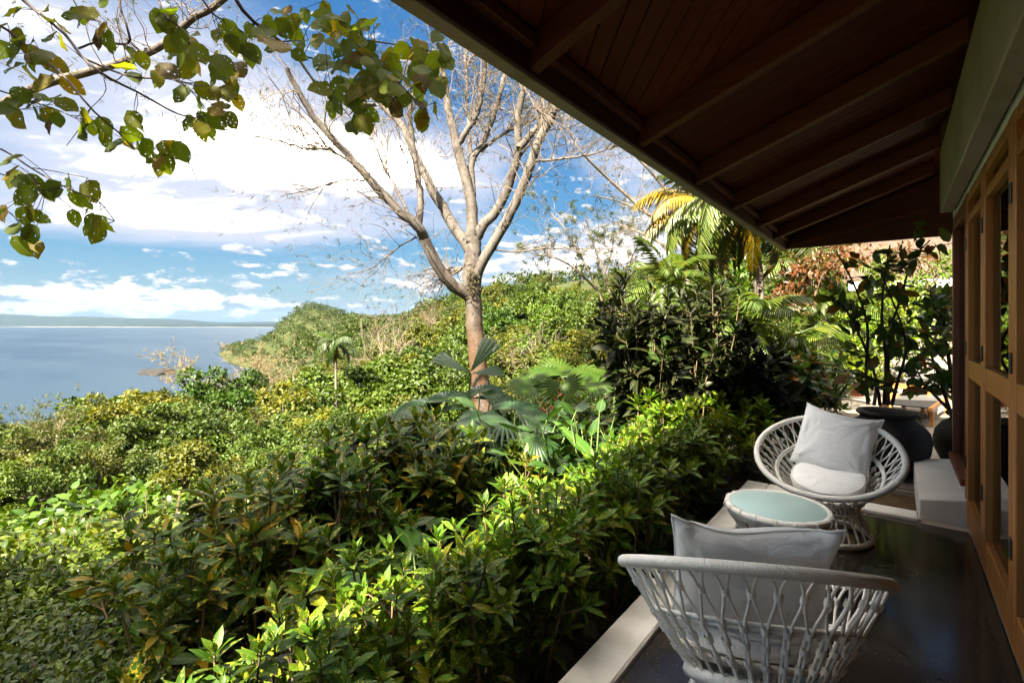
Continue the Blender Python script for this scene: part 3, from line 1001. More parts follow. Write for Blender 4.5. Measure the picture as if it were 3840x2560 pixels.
ME = {}
def rattan_meshes():
    ME['spoke'] = spoke_me()
    ME['rim'] = torus_me('rim', RR + .004, .0205, 168, 10, m_wrap, .0)
    ME['hoop'] = torus_me('hoop', BR + (RR - BR) * .52 ** .92 - .014, .008, 96, 6, m_rattan)
    ME['lower_ring'] = torus_me('lower_ring', BR + .008, .021, 96, 8, m_wrap2)
    ME['seat'] = lathe_me('seat', [(.001, .055), (.12, .05), (.19, .052), (.232, .065), (.232, .052), (.18, .035), (.001, .03)], 40, m_rattan)
    ME['waist_ring'] = torus_me('waist_ring', .176, .020, 80, 8, m_wrap2)
    ME['base_hoop'] = torus_me('base_hoop', .187, .010, 80, 6, m_rattan)
    ME['base_ring'] = torus_me('base_ring', .252, .019, 96, 8, m_wrap2)
    NB = 24
    pts = []
    paths = []
    for sgn in (-1, 1):
        P = []
        for t in np.linspace(0, 1, 10):
            r = .174 + (.255 - .174) * (t ** 1.5)
            a = sgn * (.10 + .40 * math.sin(min(t, .75) / .75 * math.pi / 2)) * 2 * math.pi / NB
            P.append((r * math.cos(a), r * math.sin(a), .268 - .235 * t))
        paths.append((np.array(P), np.full(10, .0068)))
    p0 = paths[0][0][1] * .5 + paths[1][0][1] * .5; p1 = paths[0][0][3] * .5 + paths[1][0][3] * .5
    ME['base_pole'] = tubes_me('base_pole', paths, 6, m_rattan)
rattan_meshes()
TILT = R(27)
BOWL_L = Matrix.Translation((0, .07, .305)) @ Matrix.Rotation(TILT, 4, 'X')

def make_chair(loc, rz, label):
    t = empty('rattan_chair', loc, rz)
    tag(t, label, 'chair', 'white rattan tub chairs')
    def add(nm, M):
        o = link(nm, ME[nm], t); o.matrix_local = M
        return o
    for i in range(NSP):
        add('spoke', BOWL_L @ Matrix.Rotation(i * pitch, 4, 'Z'))
    add('rim', BOWL_L @ Matrix.Translation((0, 0, BD)))
    add('hoop', BOWL_L @ Matrix.Translation((0, 0, BD * .50)))
    o = add('hoop', BOWL_L @ Matrix.Translation((0, 0, BD * .54)))
    o.scale = tuple(x * 1.03 for x in o.scale)
    add('lower_ring', BOWL_L @ Matrix.Translation((0, 0, -.004)))
    add('seat', BOWL_L)
    add('waist_ring', Matrix.Translation((0, 0.02, .268)))
    add('base_hoop', Matrix.Translation((0, 0, .20)))
    add('base_ring', Matrix.Translation((0, 0, .022)))
    for i in range(24):
        add('base_pole', Matrix.Rotation(i * 2 * math.pi / 24, 4, 'Z'))
    return t

def pillow_me(name, sz, th, seed, sag=0.0):
    r = np.random.default_rng(seed)
    n = 34
    g = np.linspace(-1, 1, n)
    U, Vv = np.meshgrid(g, g)
    pin = 1 - .075 * (1 - Vv ** 2) * np.abs(U) ** 3 - 0
    pin2 = 1 - .075 * (1 - U ** 2) * np.abs(Vv) ** 3
    X = U * pin * sz / 2
    Y = Vv * pin2 * sz / 2
    prof = np.clip((1 - np.abs(U) ** 2.6), 0, 1) ** .55 * np.clip((1 - np.abs(Vv) ** 2.6), 0, 1) ** .55
    wr = np.zeros_like(U)
    for _ in range(9):
        a = r.uniform(0, math.pi); ph = r.uniform(0, 6); fr = r.uniform(3, 8)
        wr += r.uniform(.3, 1) * np.sin(fr * (U * math.cos(a) + Vv * math.sin(a)) + ph)
    # creases running in from the corners
    cor = np.zeros_like(U)
    for sx in (-1, 1):
        for sy in (-1, 1):
            da = np.arctan2(Vv - sy, U - sx); dr = np.hypot(U - sx, Vv - sy)
            cor += np.sin(da * 13 + sx + 2 * sy) * np.exp(-dr * 1.9) * np.clip(dr * 3, 0, 1)
    wr = wr / 9
    Zt = prof * th / 2 * (1 + .10 * wr) + .010 * cor * prof ** .3
    Zb = -prof * th / 2 * (1 + .10 * np.roll(wr, 5, 0)) + .008 * cor * prof ** .3
    edge = .012 * np.sin(U * 4 + seed) * (np.abs(Vv) > .8) + .012 * np.sin(Vv * 4.4 + 1) * (np.abs(U) > .8)
    Y = Y - sag * (1 - U ** 2) * np.clip(Vv, 0, 1) ** 2
    T = np.stack([X, Y, Zt + edge], -1).reshape(-1, 3)
    B = np.stack([X, Y, Zb + edge], -1).reshape(-1, 3)
    i = np.arange(n - 1)[:, None] * n; j = np.arange(n - 1)[None]
    q = np.stack([i + j, i + j + 1, i + n + j + 1, i + n + j], -1).reshape(-1, 4)
    me = mesh_np(name, np.vstack([T, B]), [q, q[:, ::-1] + n * n], m_fab, None, True)
    bm = bmesh.new(); bm.from_mesh(me)
    bmesh.ops.remove_doubles(bm, verts=bm.verts[:], dist=1e-4)
    bm.to_mesh(me); bm.free()
    for p in me.polygons: p.use_smooth = True
    ring = np.concatenate([np.arange(n), np.arange(1, n) * n + n - 1, (n - 1) * n + np.arange(n - 2, -1, -1), np.arange(n - 2, 0, -1) * n, [0, 1]])
    P = T[ring]
    pip = tubes_me('piping', [(P, np.full(len(P), .0042))], 5, m_fab)
    return me, pip

def cushion_me():
    pr = [(.001, .085), (.12, .083), (.20, .078), (.248, .070), (.257, .064), (.262, .055), (.265, .035), (.262, .012), (.255, .004), (.2, 0), (.001, 0)]
    me = lathe_me('seat_cushion', pr, 56, m_fab)
    r = np.random.default_rng(5)
    for v in me.vertices:
        v.co.x *= .84; v.co.y *= .84
        a = math.atan2(v.co.y, v.co.x); rr = math.hypot(v.co.x, v.co.y)
        if v.co.z > .06:
            v.co.z += .006 * math.sin(a * 3 + 1) * rr / .25 + .003 * math.sin(a * 9) * rr / .25 - .01 * (1 - rr / .26)
        v.co.x *= 1 + .015 * math.sin(a * 2 + 1); v.co.y *= 1 + .015 * math.sin(a * 2 + 1)
    return me
cush_me = cushion_me()
cpip = torus_me('piping', .2175, .004, 72, 5, m_fab)

def place_m(o, M):
    o.matrix_world = M

def chair_set(loc, rz, lab, lab_p, lab_c, psz, pth, pm, seed, pil_M):
    ch = make_chair(loc, rz, lab)
    W = Matrix.Translation(loc) @ Matrix.Rotation(rz, 4, 'Z')
    c = link('seat_cushion', cush_me); place_m(c, W @ BOWL_L @ Matrix.Translation((0, -.045, .088)) @ Matrix.Rotation(-R(8), 4, 'X'))
    tag(c, lab_c, 'cushion', 'round white seat cushions')
    p_ = link('piping', cpip, c); p_.location = (0, 0, .066)
    me, pip = pillow_me('pillow', psz, pth, seed, .035)
    p = link('pillow', me); place_m(p, W @ pil_M)
    tag(p, lab_p, 'pillow', 'white square pillows')
    link('piping', pip, p)
    return ch

# chair facing direction is local -Y
def face(dx, dy): return math.atan2(dy, dx) + math.pi / 2

near_loc = (-.400, 1.855, 0)
far_loc = (-.375, 4.10, 0)
# pillow in chair space: x across, leaning on the back (+Y side)
def pil_matrix(x, y, z, lean, roll):
    return Matrix.Translation((x, y, z)) @ Matrix.Rotation(-lean, 4, 'X') @ Matrix.Rotation(R(90), 4, 'X') @ Matrix.Rotation(roll, 4, 'Z')
chair_set(near_loc, face(-.444, .895), 'white rattan tub chair nearest the blue reflecting floor strip, its back turned',
          'white pillow seen from behind, sagging along its top edge', 'round white seat cushion mostly hidden inside the chair with its back turned',
          .50, .15, None, 3, pil_matrix(.03, .10, .645, R(20), R(-1)))
chair_set(far_loc, face(-.06, -1), 'white rattan tub chair facing the glass topped table, open side showing',
          'upright white pillow with pointed corners leaning in the far rattan chair', 'round white seat cushion lying in front of the upright pillow',
          .49, .16, None, 8, pil_matrix(.02, .165, .64, R(28), R(-9)))

def make_table():
    x, y = -.534, 3.14
    t = empty('round_table', (x, y, 0))
    tag(t, 'low round white rattan table with pale green glass top', 'table')
    g = lathe_me('glass_top', [(.001, .452), (.243, .452), (.247, .449), (.247, .443), (.001, .443)], 64, m_tglass, False)
    link('glass_top', g, t)
    link('rim', torus_me('rim', .258, .021, 110, 10, m_wrap2), t).location = (0, 0, .435)
    link('apron', lathe_me('apron', [(.272, .428), (.266, .405), (.250, .388), (.238, .385), (.238, .42)], 64, m_wrap2), t)
    link('waist_ring', torus_me('waist_ring', .16, .018, 64, 8, m_wrap2), t).location = (0, 0, .20)
    link('base_ring', torus_me('base_ring', .235, .02, 80, 8, m_wrap2), t).location = (0, 0, .021)
    NB = 20
    paths = []
    for sgn in (-1, 1):
        P = []
        for q in np.linspace(0, 1, 12):
            z = .39 - .365 * q
            r = .158 + .10 * abs((z - .20) / .19) ** 1.6
            a = sgn * (.08 + .4 * abs(math.sin(q * math.pi * 1.0))) * 2 * math.pi / NB
            P.append((r * math.cos(a), r * math.sin(a), z))
        paths.append((np.array(P), np.full(12, .0068)))
    pm = tubes_me('pole', paths, 5, m_rattan)
    for i in range(NB):
        link('pole', pm, t).rotation_euler.z = i * 2 * math.pi / NB
    # cane bindings round the rim
    bm_ = torus_me('binding', .0225, .003, 16, 5, m_rattan)
    for i in range(18):
        a = i * 2 * math.pi / 18 + random.uniform(-.1, .1)
        o = link('binding', bm_, t)
        o.matrix_local = Matrix.Translation((.262 * math.cos(a), .262 * math.sin(a), .433)) @ Matrix.Rotation(a + random.uniform(-.3, .3), 4, 'Z') @ Matrix.Rotation(R(90), 4, 'X')
make_table()

# ------------------------------------------------------------------ things on the patio
URN = [(.001, 0), (.20, 0), (.225, .02), (.30, .12), (.365, .27), (.38, .38), (.36, .48), (.30, .565), (.245, .60), (.235, .625), (.268, .645), (.278, .665), (.262, .685), (.225, .68), (.205, .64), (.20, .60), (.001, .60)]
def urn(x, y, z, sc, label):
    o = link('clay_urn', lathe_me('clay_urn', np.array(URN) * sc, 48, m_urn), None, (x, y, z))
    tag(o, label, 'urn', 'dark clay urns')
    s_ = link('potting_soil', lathe_me('potting_soil', [(.001, .615 * sc), (.202 * sc, .60 * sc)], 24, m_soil), o)
urn(-.067, 6.58, -.12, 1.0, 'large dark round clay urn holding the tall potted shrub behind the rattan chair')
urn(.70, 7.0, -.12, 1.0, 'dark clay urn half hidden by the wooden window jamb')

def flowerpot(x, y, z, r, h, mat, label, name):
    pr = [(.001, 0), (r * .72, 0), (r * .95, h * .8), (r * 1.05, h * .8), (r * 1.08, h), (r * .95, h), (r * .92, h * .9), (.001, h * .88)]
    o = link(name, lathe_me(name, pr, 32, mat, False), None, (x, y, z))
    tag(o, label, 'flowerpot')
x, y = at2(833, 6.45); flowerpot(x, y, -.15, .15, .36, m_terra, 'terracotta flowerpot between the garden shrubs and the dark urn', 'flowerpot')
x, y = at2(857, 10.8); flowerpot(x, y, -.12, .17, .30, m_redpot, 'red flowerpot standing on the sunlit patio', 'flowerpot')

def side_table():
    x, y = at2(888, 8.9)
    t = empty('side_table', (x, y, -.12), R(12))
    tag(t, 'low wooden side table with slotted legs on the patio', 'table')
    box('top', -.06, .62, -.25, .25, .46, .50, m_teak, t)
    for dx in (-.02, .52):
        for dy in (-.2, .16):
            box('leg', dx, dx + .055, dy, dy + .05, 0, .458, m_teak, t)
        for q in range(7):
            box('slat', dx + .012, dx + .042, -.149, .159, .05 + q * .058, .075 + q * .058, m_teak, t, .002)
    return t
side_table()

def lounger():
    x, y = at2(917, 8.3)
    t = empty('sun_lounger', (x, y, -.12), R(80))
    tag(t, 'sun lounger with dark woven sling on a wooden frame', 'lounger')
    for dy in (-.32, .28):
        box('rail', -.95, .95, dy, dy + .05, .26, .32, m_teak, t)
    for dx in (-.8, .75):
        for dy in (-.32, .28):
            box('leg', dx, dx + .05, dy, dy + .05, 0, .258, m_teak, t)
    prism('sling', [(-.93, -.27, .30), (.35, -.27, .30), (.95, -.27, .66), (.95, -.27, .68), (.35, -.27, .32), (-.93, -.27, .32)], (0, .545, 0), m_sling, t)
lounger()

def stones():
    r = np.random.default_rng(3)
    for i, (px, py) in enumerate([(575, 603), (600, 590), (560, 640), (520, 655), (612, 565), (640, 545), (650, 528), (590, 622), (545, 620), (700, 492)]):
        f = FPX * 1.62 / (py - HY)
        x, y = at2(px, f)
        bm = bmesh.new(); bmesh.ops.create_icosphere(bm, subdivisions=2, radius=1)
        sx, sy, sz = r.uniform(.05, .11), r.uniform(.04, .08), r.uniform(.03, .06)
        for v in bm.verts:
            n = 1 + .18 * math.sin(v.co.x * 3 + i) * math.sin(v.co.y * 4 + 2 * i) + .08 * r.normal()
            v.co = Vector((v.co.x * sx * n, v.co.y * sy * n, v.co.z * sz * n))
        me = bpy.data.meshes.new('garden_stone'); bm.to_mesh(me); bm.free(); me.materials.append(m_stone)
        for p in me.polygons: p.use_smooth = True
        o = link('garden_stone', me, None, (min(x, -1.16), y, float(H(min(x, -1.16), y)) + .015), (0, 0, r.uniform(0, 6)))
        tag(o, 'grey brown garden stone in the dark soil beside the kerb', 'stone', 'stones along the kerb')
stones()
# ------------------------------------------------------------------ garden plants close to the terrace
LEAF = {
    'croton': [one_leaf('leaf', tpl_leaf(w_, .12, d_), m_croton) for w_, d_ in ((.34, .10), (.38, .16), (.32, .22), (.40, .06))],
    'croton_d': [one_leaf('leaf', tpl_leaf(w_, .12, d_), m_croton_d) for w_, d_ in ((.34, .14), (.40, .2), (.36, .26), (.42, .10))],
    'ti': [one_leaf('leaf', tpl_leaf(w_, .16, d_), m_ti) for w_, d_ in ((.22, .2), (.26, .3), (.24, .12))],
    'pot': [one_leaf('leaf', tpl_big(w_, .12, d_, .0, 5, .02, i), m_pot) for i, (w_, d_) in enumerate(((.52, .14), (.58, .22), (.48, .3)))],
    'broad': [one_leaf('leaf', tpl_big(w_, .2, d_, .0, 7, .02, i), m_broad) for i, (w_, d_) in enumerate(((.34, .2), (.38, .32), (.30, .12)))],
    'under': [one_leaf('leaf', tpl_big(w_, .1, d_, .05, 5, .02, i), m_under) for i, (w_, d_) in enumerate(((.5, .2), (.55, .3), (.45, .12)))],
    'over': [one_leaf('leaf', tpl_big(w_, .10, d_, .07, 6, .035, i + 3), m_over) for i, (w_, d_) in enumerate(((.80, .12), (.88, .22), (.74, .3), (.82, .05), (.66, .2)))],
}
TPL_C = tpl_leaf(.36, .12, .14)

def rosette(tip, axis, n, L, r, open_=1.0):
    """leaves spiralling round a shoot tip -> list of (pos, Y, Z, size)"""
    axis = unit(axis)
    u = unit(np.cross(axis, [0.31, .7, .2])); v = np.cross(axis, u)
    out = []
    a0 = r.uniform(0, 6.28)
    for i in range(n):
        q = i / max(n - 1, 1)                    # 0 = youngest, at the top
        a = a0 + i * 2.39996 + r.normal(0, .2)
        el = R(72 - 66 * q * open_) + r.normal(0, .13)
        rad = math.cos(a) * u + math.sin(a) * v
        Y = rad * math.cos(el) + axis * math.sin(el)
        Z = axis * math.cos(el) - rad * math.sin(el) + r.normal(0, .14, 3)
        p = tip - axis * (.010 + .10 * q ** 1.1 * (L / .1) * .6) + rad * .004
        out.append((p, Y, Z, L * (.45 + .62 * math.sin(min(q * 1.6 + .2, 1.57))) * r.uniform(.72, 1.25)))
    return out

def bush_variant(seed, h, sp, L, n_st, n_ros, mat, low=26, leanx=0.0):
    """returns stems mesh, foliage mesh, list of leaf frames (top rosettes first)"""
    r = np.random.default_rng(seed)
    paths, ros, lowl = [], [], []
    for s_ in range(n_st):
        a = r.uniform(0, 6.28); rr = sp * math.sqrt(r.uniform(0, 1))
        b = np.array([.25 * rr * math.cos(a), .25 * rr * math.sin(a), 0])
        top = np.array([rr * math.cos(a) + leanx, rr * math.sin(a), h * r.uniform(.80, 1.06) - .18 * h * (rr / sp) ** 2])
        mid = b + (top - b) * .5 + r.normal(0, .04, 3)
        P = smooth_path([b, mid, top], 7)
        paths.append((P, np.linspace(.009, .004, 7)))
        ros.append((top, top - mid))
        for q in range(n_ros):
            t = r.uniform(.45, .9)
            p0 = P[int(t * 6)]
            d = unit(np.array([r.normal(), r.normal(), 1.0]))
            p1 = p0 + d * r.uniform(.10, .22)
            paths.append((np.array([p0, (p0 + p1) / 2 + r.normal(0, .01, 3), p1]), np.array([.005, .0045, .0035])))
            ros.append((p1, d))
        for q in range(low // 6):
            t = r.uniform(.2, .8)
            p0 = P[int(t * 6)]
            d = unit(np.array([r.normal(), r.normal(), r.uniform(-.5, .3)]))
            lowl.append((p0 + d * .02, d, np.array([0, 0, 1.0]) + r.normal(0, .3, 3), L * r.uniform(.8, 1.25)))
    ros.sort(key=lambda q: -q[0][2])
    fr = []
    for tip, ax in ros:
        fr += rosette(np.asarray(tip), ax + np.array([0, 0, .25]), r.integers(9, 14), L, r)
    return tubes_me('stems', paths, 4, m_stem), fr, lowl

def make_bush(name, var, n_obj, lf, fol_cache, loc, rz, sc, label, cat, group):
    st, fr, lowl = var
    t = empty(name, loc, rz, sc)
    tag(t, label, cat, group)
    link('stems', st, t)
    r = random.Random(int(abs(loc[0] * 7919 + loc[1] * 104729) * 1000))
    bc = r.uniform(.72, 1.2)
    bcol = (bc * r.uniform(.85, 1.2), bc, bc, 1) if lf.startswith('croton') else (1, 1, 1, 1)
    for p, Y, Z, s_ in fr[:n_obj]:
        o = link('leaf', r.choice(LEAF[lf]), t)
        o.matrix_local = frame_mat(p, Y, Z, s_); o.color = bcol
    rest = fr[n_obj:] + lowl
    key = (id(st), n_obj)
    if key not in fol_cache:
        rr = np.random.default_rng(len(rest))
        fol_cache[key] = leaves_me('foliage', TPL_C, [q[0] for q in rest], [q[1] for q in rest], [q[2] for q in rest],
                                   np.array([q[3] for q in rest]), rr.random(len(rest)), LEAF[lf][0].materials[0])
    f = link('foliage', fol_cache[key], t)
    f['kind'] = 'stuff'; f.color = bcol
    return t

FC = {}
def hedge():
    V1 = [bush_variant(100 + i, .92, .30, .103, 11, 3, m_croton) for i in range(6)]
    r = np.random.default_rng(21)
    k = 0
    # inner hedge along the kerb
    pts = []
    y = .10
    while y < 4.7:
        pts.append((-1.39 + r.normal(0, .05), y, 1.0))
        pts.append((-1.64 + r.normal(0, .05), y + .16, .94))
        y += .36
    for x, y, s_ in pts:
        far = y > 3.2
        z = float(H(x, y)) - .02
        topz = min(.47 + .065 * y, .66)
        sc = (topz - z) / .92 * r.uniform(.94, 1.06)
        make_bush('croton_bush', V1[r.integers(6)], 56 if not far else 24, 'croton', FC, (x, y, z), r.uniform(0, 6.28), sc,
                  'clipped croton bush with green gold speckled leaves in the hedge beside the kerb', 'shrub', 'croton hedge along the kerb')
    # sunlit clump behind the far chair
    V2 = [bush_variant(140 + i, .95, .28, .115, 9, 2, m_croton, 30) for i in range(3)]
    for (px, f, top, wh) in ((690, 4.55, .80, 'catching the light nearest the far kerb corner'), (718, 4.9, .82, 'just behind the far kerb corner'), (745, 5.2, .80, 'behind the far rattan chair in the shade'), (668, 4.5, .78, 'where the hedge meets the tall dark shrub'), (645, 4.7, .85, 'in front of the tall dark purple shrub')):
        x, y = at2(px, f); z = float(H(x, y)) - .02
        make_bush('croton_bush', V2[r.integers(3)], 30, 'croton', FC, (x, y, z), r.uniform(0, 6.28), (top - z) / .95,
                  'taller croton clump ' + wh, 'shrub', 'croton clumps by the kerb corner')
    # outer dark row
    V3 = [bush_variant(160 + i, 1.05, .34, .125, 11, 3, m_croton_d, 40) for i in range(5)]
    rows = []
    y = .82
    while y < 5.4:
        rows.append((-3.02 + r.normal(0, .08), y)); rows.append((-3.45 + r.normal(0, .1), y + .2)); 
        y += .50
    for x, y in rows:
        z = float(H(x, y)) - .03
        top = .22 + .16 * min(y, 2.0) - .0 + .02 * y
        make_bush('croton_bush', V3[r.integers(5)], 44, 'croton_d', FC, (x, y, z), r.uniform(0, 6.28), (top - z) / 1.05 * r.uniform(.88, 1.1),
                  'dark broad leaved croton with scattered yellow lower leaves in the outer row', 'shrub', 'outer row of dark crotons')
hedge()

def ti_shrub():
    r = np.random.default_rng(5)
    def shrub(px, f, base_r, top, n_st, L, lf, lab, nobj, grp=None, name='ti_shrub', wid=.6):
        x, y = at2(px, f); z = float(H(x, y)) - .03
        st, fr, low = bush_variant(int(px + f * 10), top - z, wid, L, n_st, 4, m_ti, 48)
        t = make_bush(name, (st, fr, low), nobj, lf, FC, (x, y, z), 0, 1, lab, 'shrub', grp)
        return t
    shrub(655, 5.3, .5, 2.06, 34, .20, 'ti', 'tall dark purple leaved shrub rising above the croton hedge', 280, wid=.62)
    shrub(704, 5.7, .5, 2.04, 30, .20, 'ti', 'dark leaved shrub standing close against the tall purple one', 200, wid=.55)
    shrub(752, 5.9, .4, 1.45, 18, .20, 'ti', 'smaller dark shrub with coppery leaves between the croton clumps and the urn', 120, wid=.4)
    shrub(792, 6.4, .4, 1.15, 12, .18, 'pot', 'coppery green shrub filling the space beside the patio edge', 110, name='copper_shrub', wid=.35)
    shrub(818, 7.6, .4, .95, 12, .16, 'pot', 'rust tinged shrub standing just behind the terracotta flowerpot', 90, name='copper_shrub', wid=.4)
ti_shrub()

def big_leaf_plants():
    r = np.random.default_rng(9)
    def plant(name, loc, leaves, lf, label, cat, group=None):
        """leaves: list of (azimuth deg, elevation deg, petiole length, leaf length)"""
        t = empty(name, loc)
        tag(t, label, cat, group)
        paths = []
        for az, el, pl, ll in leaves:
            d = np.array([math.cos(R(az)) * math.cos(R(el)), math.sin(R(az)) * math.cos(R(el)), math.sin(R(el))])
            b = np.array([r.normal(0, .03), r.normal(0, .03), 0])
            tip = b + d * pl
            mid = b + d * pl * .5 + np.array([0, 0, .08 * pl])
            paths.append((smooth_path([b, mid, tip], 6), np.linspace(.011, .006, 6)))
            el2 = R(el - 38)
            Y = np.array([math.cos(R(az)) * math.cos(el2), math.sin(R(az)) * math.cos(el2), math.sin(el2)])
            o = link('leaf', random.choice(LEAF[lf]), t)
            o.matrix_local = frame_mat(tip, Y, np.array([0, 0, 1]) + r.normal(0, .35, 3), ll)
        link('stems', tubes_me('stems', paths, 5, m_stemg), t)
        return t
    # gingers between the two rows
    for (px, f, n, lab) in ((430, 2.75, 9, 'broad leaved ginger plant with torn grey green blades between the hedge rows'),
                            (470, 3.2, 7, 'ginger plant with upright broad blades behind the speckled hedge')):
        x, y = at2(px, f); z = float(H(x, y))
        lv = [(r.uniform(100, 280) if q % 2 else r.uniform(0, 360), r.uniform(25, 65), r.uniform(.35, .65), r.uniform(.38, .52)) for q in range(n)]
        plant('ginger_plant', (x, y, z), lv, 'broad', lab, 'plant')
    # leafy understory in front of the trunk and palms
    for px, f in ((500, 5.4), (530, 5.0), (560, 5.2), (590, 5.0), (612, 4.9), (575, 5.9), (545, 6.2), (610, 6.0), (520, 4.4), (560, 4.4), (590, 4.3), (630, 5.4)):
        x, y = at2(px, f); z = float(H(x, y))
        top = EYE - (395 + r.uniform(-6, 22) - HY) / FPX * f
        hgt = top - z
        lv = [(r.uniform(0, 360), r.uniform(30, 80), hgt * r.uniform(.45, .98), r.uniform(.15, .25)) for q in range(40)]
        plant('understory_plant', (x, y, z), lv, 'under', 'lush broad leaved plant below the tall pale trunk and bright fan palms', 'plant', 'broad leaved understory plants')
    x, y = at2(606, 4.5); z = float(H(x, y))
    plant('heliconia', (x, y, z), [(200, 84, .75, .55), (120, 76, .6, .5), (20, 70, .6, .5)], 'broad', 'heliconia with one upright bright green blade by the dark purple shrub', 'plant')
    # plants in the shade near the kerb
    for px, py, wh in ((690, 520, 'level with the round table'), (660, 540, 'just beyond the near chair'), (625, 575, 'beside the near chair back'), (735, 468, 'at the far kerb corner'), (705, 505, 'level with the far side of the round table')):
        f = FPX * 1.6 / (py - HY)
        x, y = at2(px, f); x = min(x, -1.22); z = float(H(x, y))
        lv = [(r.uniform(0, 360), r.uniform(35, 75), r.uniform(.12, .3), r.uniform(.16, .26)) for q in range(7)]
        plant('small_plant', (x, y, z), lv, 'under', 'small leafy plant by the kerb ' + wh, 'plant', 'small plants next to the kerb')
    # red flower spikes
    for px, py, f in ((558, 397, 5.5), (541, 406, 5.3), (548, 412, 5.2)):
        p = at(px, py, f)
        z = float(H(p[0], p[1]))
        t = empty('flower_spike', (p[0], p[1], z))
        tag(t, 'small red flower spike among the broad green leaves', 'flower', 'red flower spikes')
        link('stem', tubes_me('stem', [(np.array([[0, 0, 0], [.02, 0, (p[2] - z) * .6], [0, 0, p[2] - z]]), np.array([.008, .007, .005]))], 5, m_stemg), t)
        n = 9
        pos = np.stack([r.normal(0, .012, n), r.normal(0, .012, n), p[2] - z + np.linspace(-.09, .06, n)], 1)
        Y = unit(np.stack([r.normal(0, 1, n), r.normal(0, 1, n), r.uniform(.2, 1, n)], 1))
        link('bloom', leaves_me('bloom', tpl_leaf(.4, .1, .1), pos, Y, r.normal(0, 1, (n, 3)), np.full(n, .05), r.random(n), m_flower), t)
big_leaf_plants()

# ------------------------------------------------------------------ fan palms
def fan_tpl(nseg=22, spread=250, split=.62, droop=.22):
    V, T, L = [(0, 0, 0)], [], []
    for i in range(nseg):
        a0 = R(-spread / 2 + spread * i / nseg) ; a1 = R(-spread / 2 + spread * (i + 1) / nseg)
        am = (a0 + a1) / 2
        ln = 1 - .22 * abs(math.sin(am * .5)) 
        b = len(V)
        def P(a, r_, z): return (math.sin(a) * r_, math.cos(a) * r_, z)
        V += [P(a0, split * ln, -.02 - droop * .3), P(am, split * ln * 1.02, .035 - droop * .3), P(a1, split * ln, -.02 - droop * .3), P(am, ln, -droop)]
        T += [(0, b + 1, b), (0, b + 2, b + 1), (b, b + 1, b + 3), (b + 1, b + 2, b + 3)]
    return np.array(V), np.array(T), np.zeros((0, 4), int)
FAN = [one_leaf('leaf', fan_tpl(20, 240, .58, .30), m_fan), one_leaf('leaf', fan_tpl(18, 200, .55, .22), m_fan), one_leaf('leaf', fan_tpl(22, 260, .6, .38), m_fan)]
FANB = [one_leaf('leaf', fan_tpl(26, 280, .66, .12), m_fanlit), one_leaf('leaf', fan_tpl(26, 300, .62, .18), m_fanlit)]

def fan_palm(px, f, leaves, meshes, label, group, name='fan_palm'):
    """leaves: (px, py of hub, depth offset, radius m, tilt azimuth deg in view, pitch)"""
    x, y = at2(px, f); z = float(H(x, y))
    t = empty(name, (x, y, z))
    tag(t, label, 'palm', group)
    base = np.array([x, y, z])
    paths = []
    for (lx, ly, df, rad, va, pitch) in leaves:
        hub = at(lx, ly, f + df) - base
        mid = hub * .55 + np.array([0, 0, .12])
        paths.append((smooth_path([(0, 0, 0), mid, hub], 8), np.linspace(.014, .008, 8)))
        # leaf direction in view space: va measured clockwise from up, pitch away from camera
        right = np.array([CT, ST, 0]); fwd = np.array([-ST, CT, 0]); up = np.array([0, 0, 1.0])
        Y = (math.sin(R(va)) * right + math.cos(R(va)) * up) * math.cos(R(pitch)) + fwd * math.sin(R(pitch))
        Z = up * .9 - fwd * .45 + right * random.uniform(-.3, .3)
        if abs(np.dot(unit(Y), unit(Z))) > .93: Z = -fwd
        o = link('leaf', random.choice(meshes), t)
        o.matrix_local = frame_mat(hub, Y, Z, rad)
    link('stems', tubes_me('stems', paths, 5, m_stemg), t)

FANN = [one_leaf('leaf', fan_tpl(4, 40, .85, .12), m_fan), one_leaf('leaf', fan_tpl(4, 46, .85, .2), m_fan)]
fan_palm(462, 5.6, [(470, 372, 0, .52, 32, 5), (470, 372, 0, .50, -62, 10), (471, 373, .1, .42, 80, 15)], FANN,
         'blue green palm with one tall leaf split into three before the trunk', None)
fan_palm(470, 5.4, [(425, 402, -.3, 0.50, -88, 35), (446, 398, 0, 0.40, -70, 50), (490, 400, .2, 0.40, 75, 40), (480, 392, .3, 0.40, 30, 60)], FAN,
         'blue green fan palm reaching a long leaf out over the dark crotons', 'dark fan palms by the trunk')
fan_palm(432, 5.0, [(432, 422, -.2, 0.44, -95, -35), (458, 420, 0, 0.44, 98, -40), (440, 412, .2, 0.40, -80, 45), (412, 412, .3, 0.40, -100, 10), (430, 438, -.3, 0.38, 175, -50)], FAN,
         'blue green fan palm arching drooping leaves over the dark crotons', 'dark fan palms by the trunk')
fan_palm(512, 4.9, [(505, 418, -.2, 0.44, -100, -35), (530, 422, 0, 0.40, 105, -30), (515, 408, .2, 0.40, 70, 45), (536, 436, -.4, 0.36, 150, -40), (492, 434, -.4, 0.36, -160, -40)], FAN,
         'blue green fan palm with wide drooping leaves beside the broad understory', 'dark fan palms by the trunk')
fan_palm(556, 8.0, [(545, 376, 0, .46, -75, 30), (560, 372, .2, .48, -8, 45), (578, 376, 0, .44, 70, 30), (532, 385, -.3, .5, -85, -10), (590, 380, -.2, .5, 85, 0), (562, 385, -.5, .5, 170, -30)], FANB,
         'bright sunlit fan palm behind the broad leaved plants', 'bright fan palms')
fan_palm(612, 8.8, [(600, 374, 0, .52, -60, 35), (615, 370, .2, .5, 30, 40), (630, 378, 0, .5, 80, 20), (596, 384, -.2, .5, -90, 0)], FANB,
         'bright fan palm partly hidden by the dark purple shrub', 'bright fan palms')

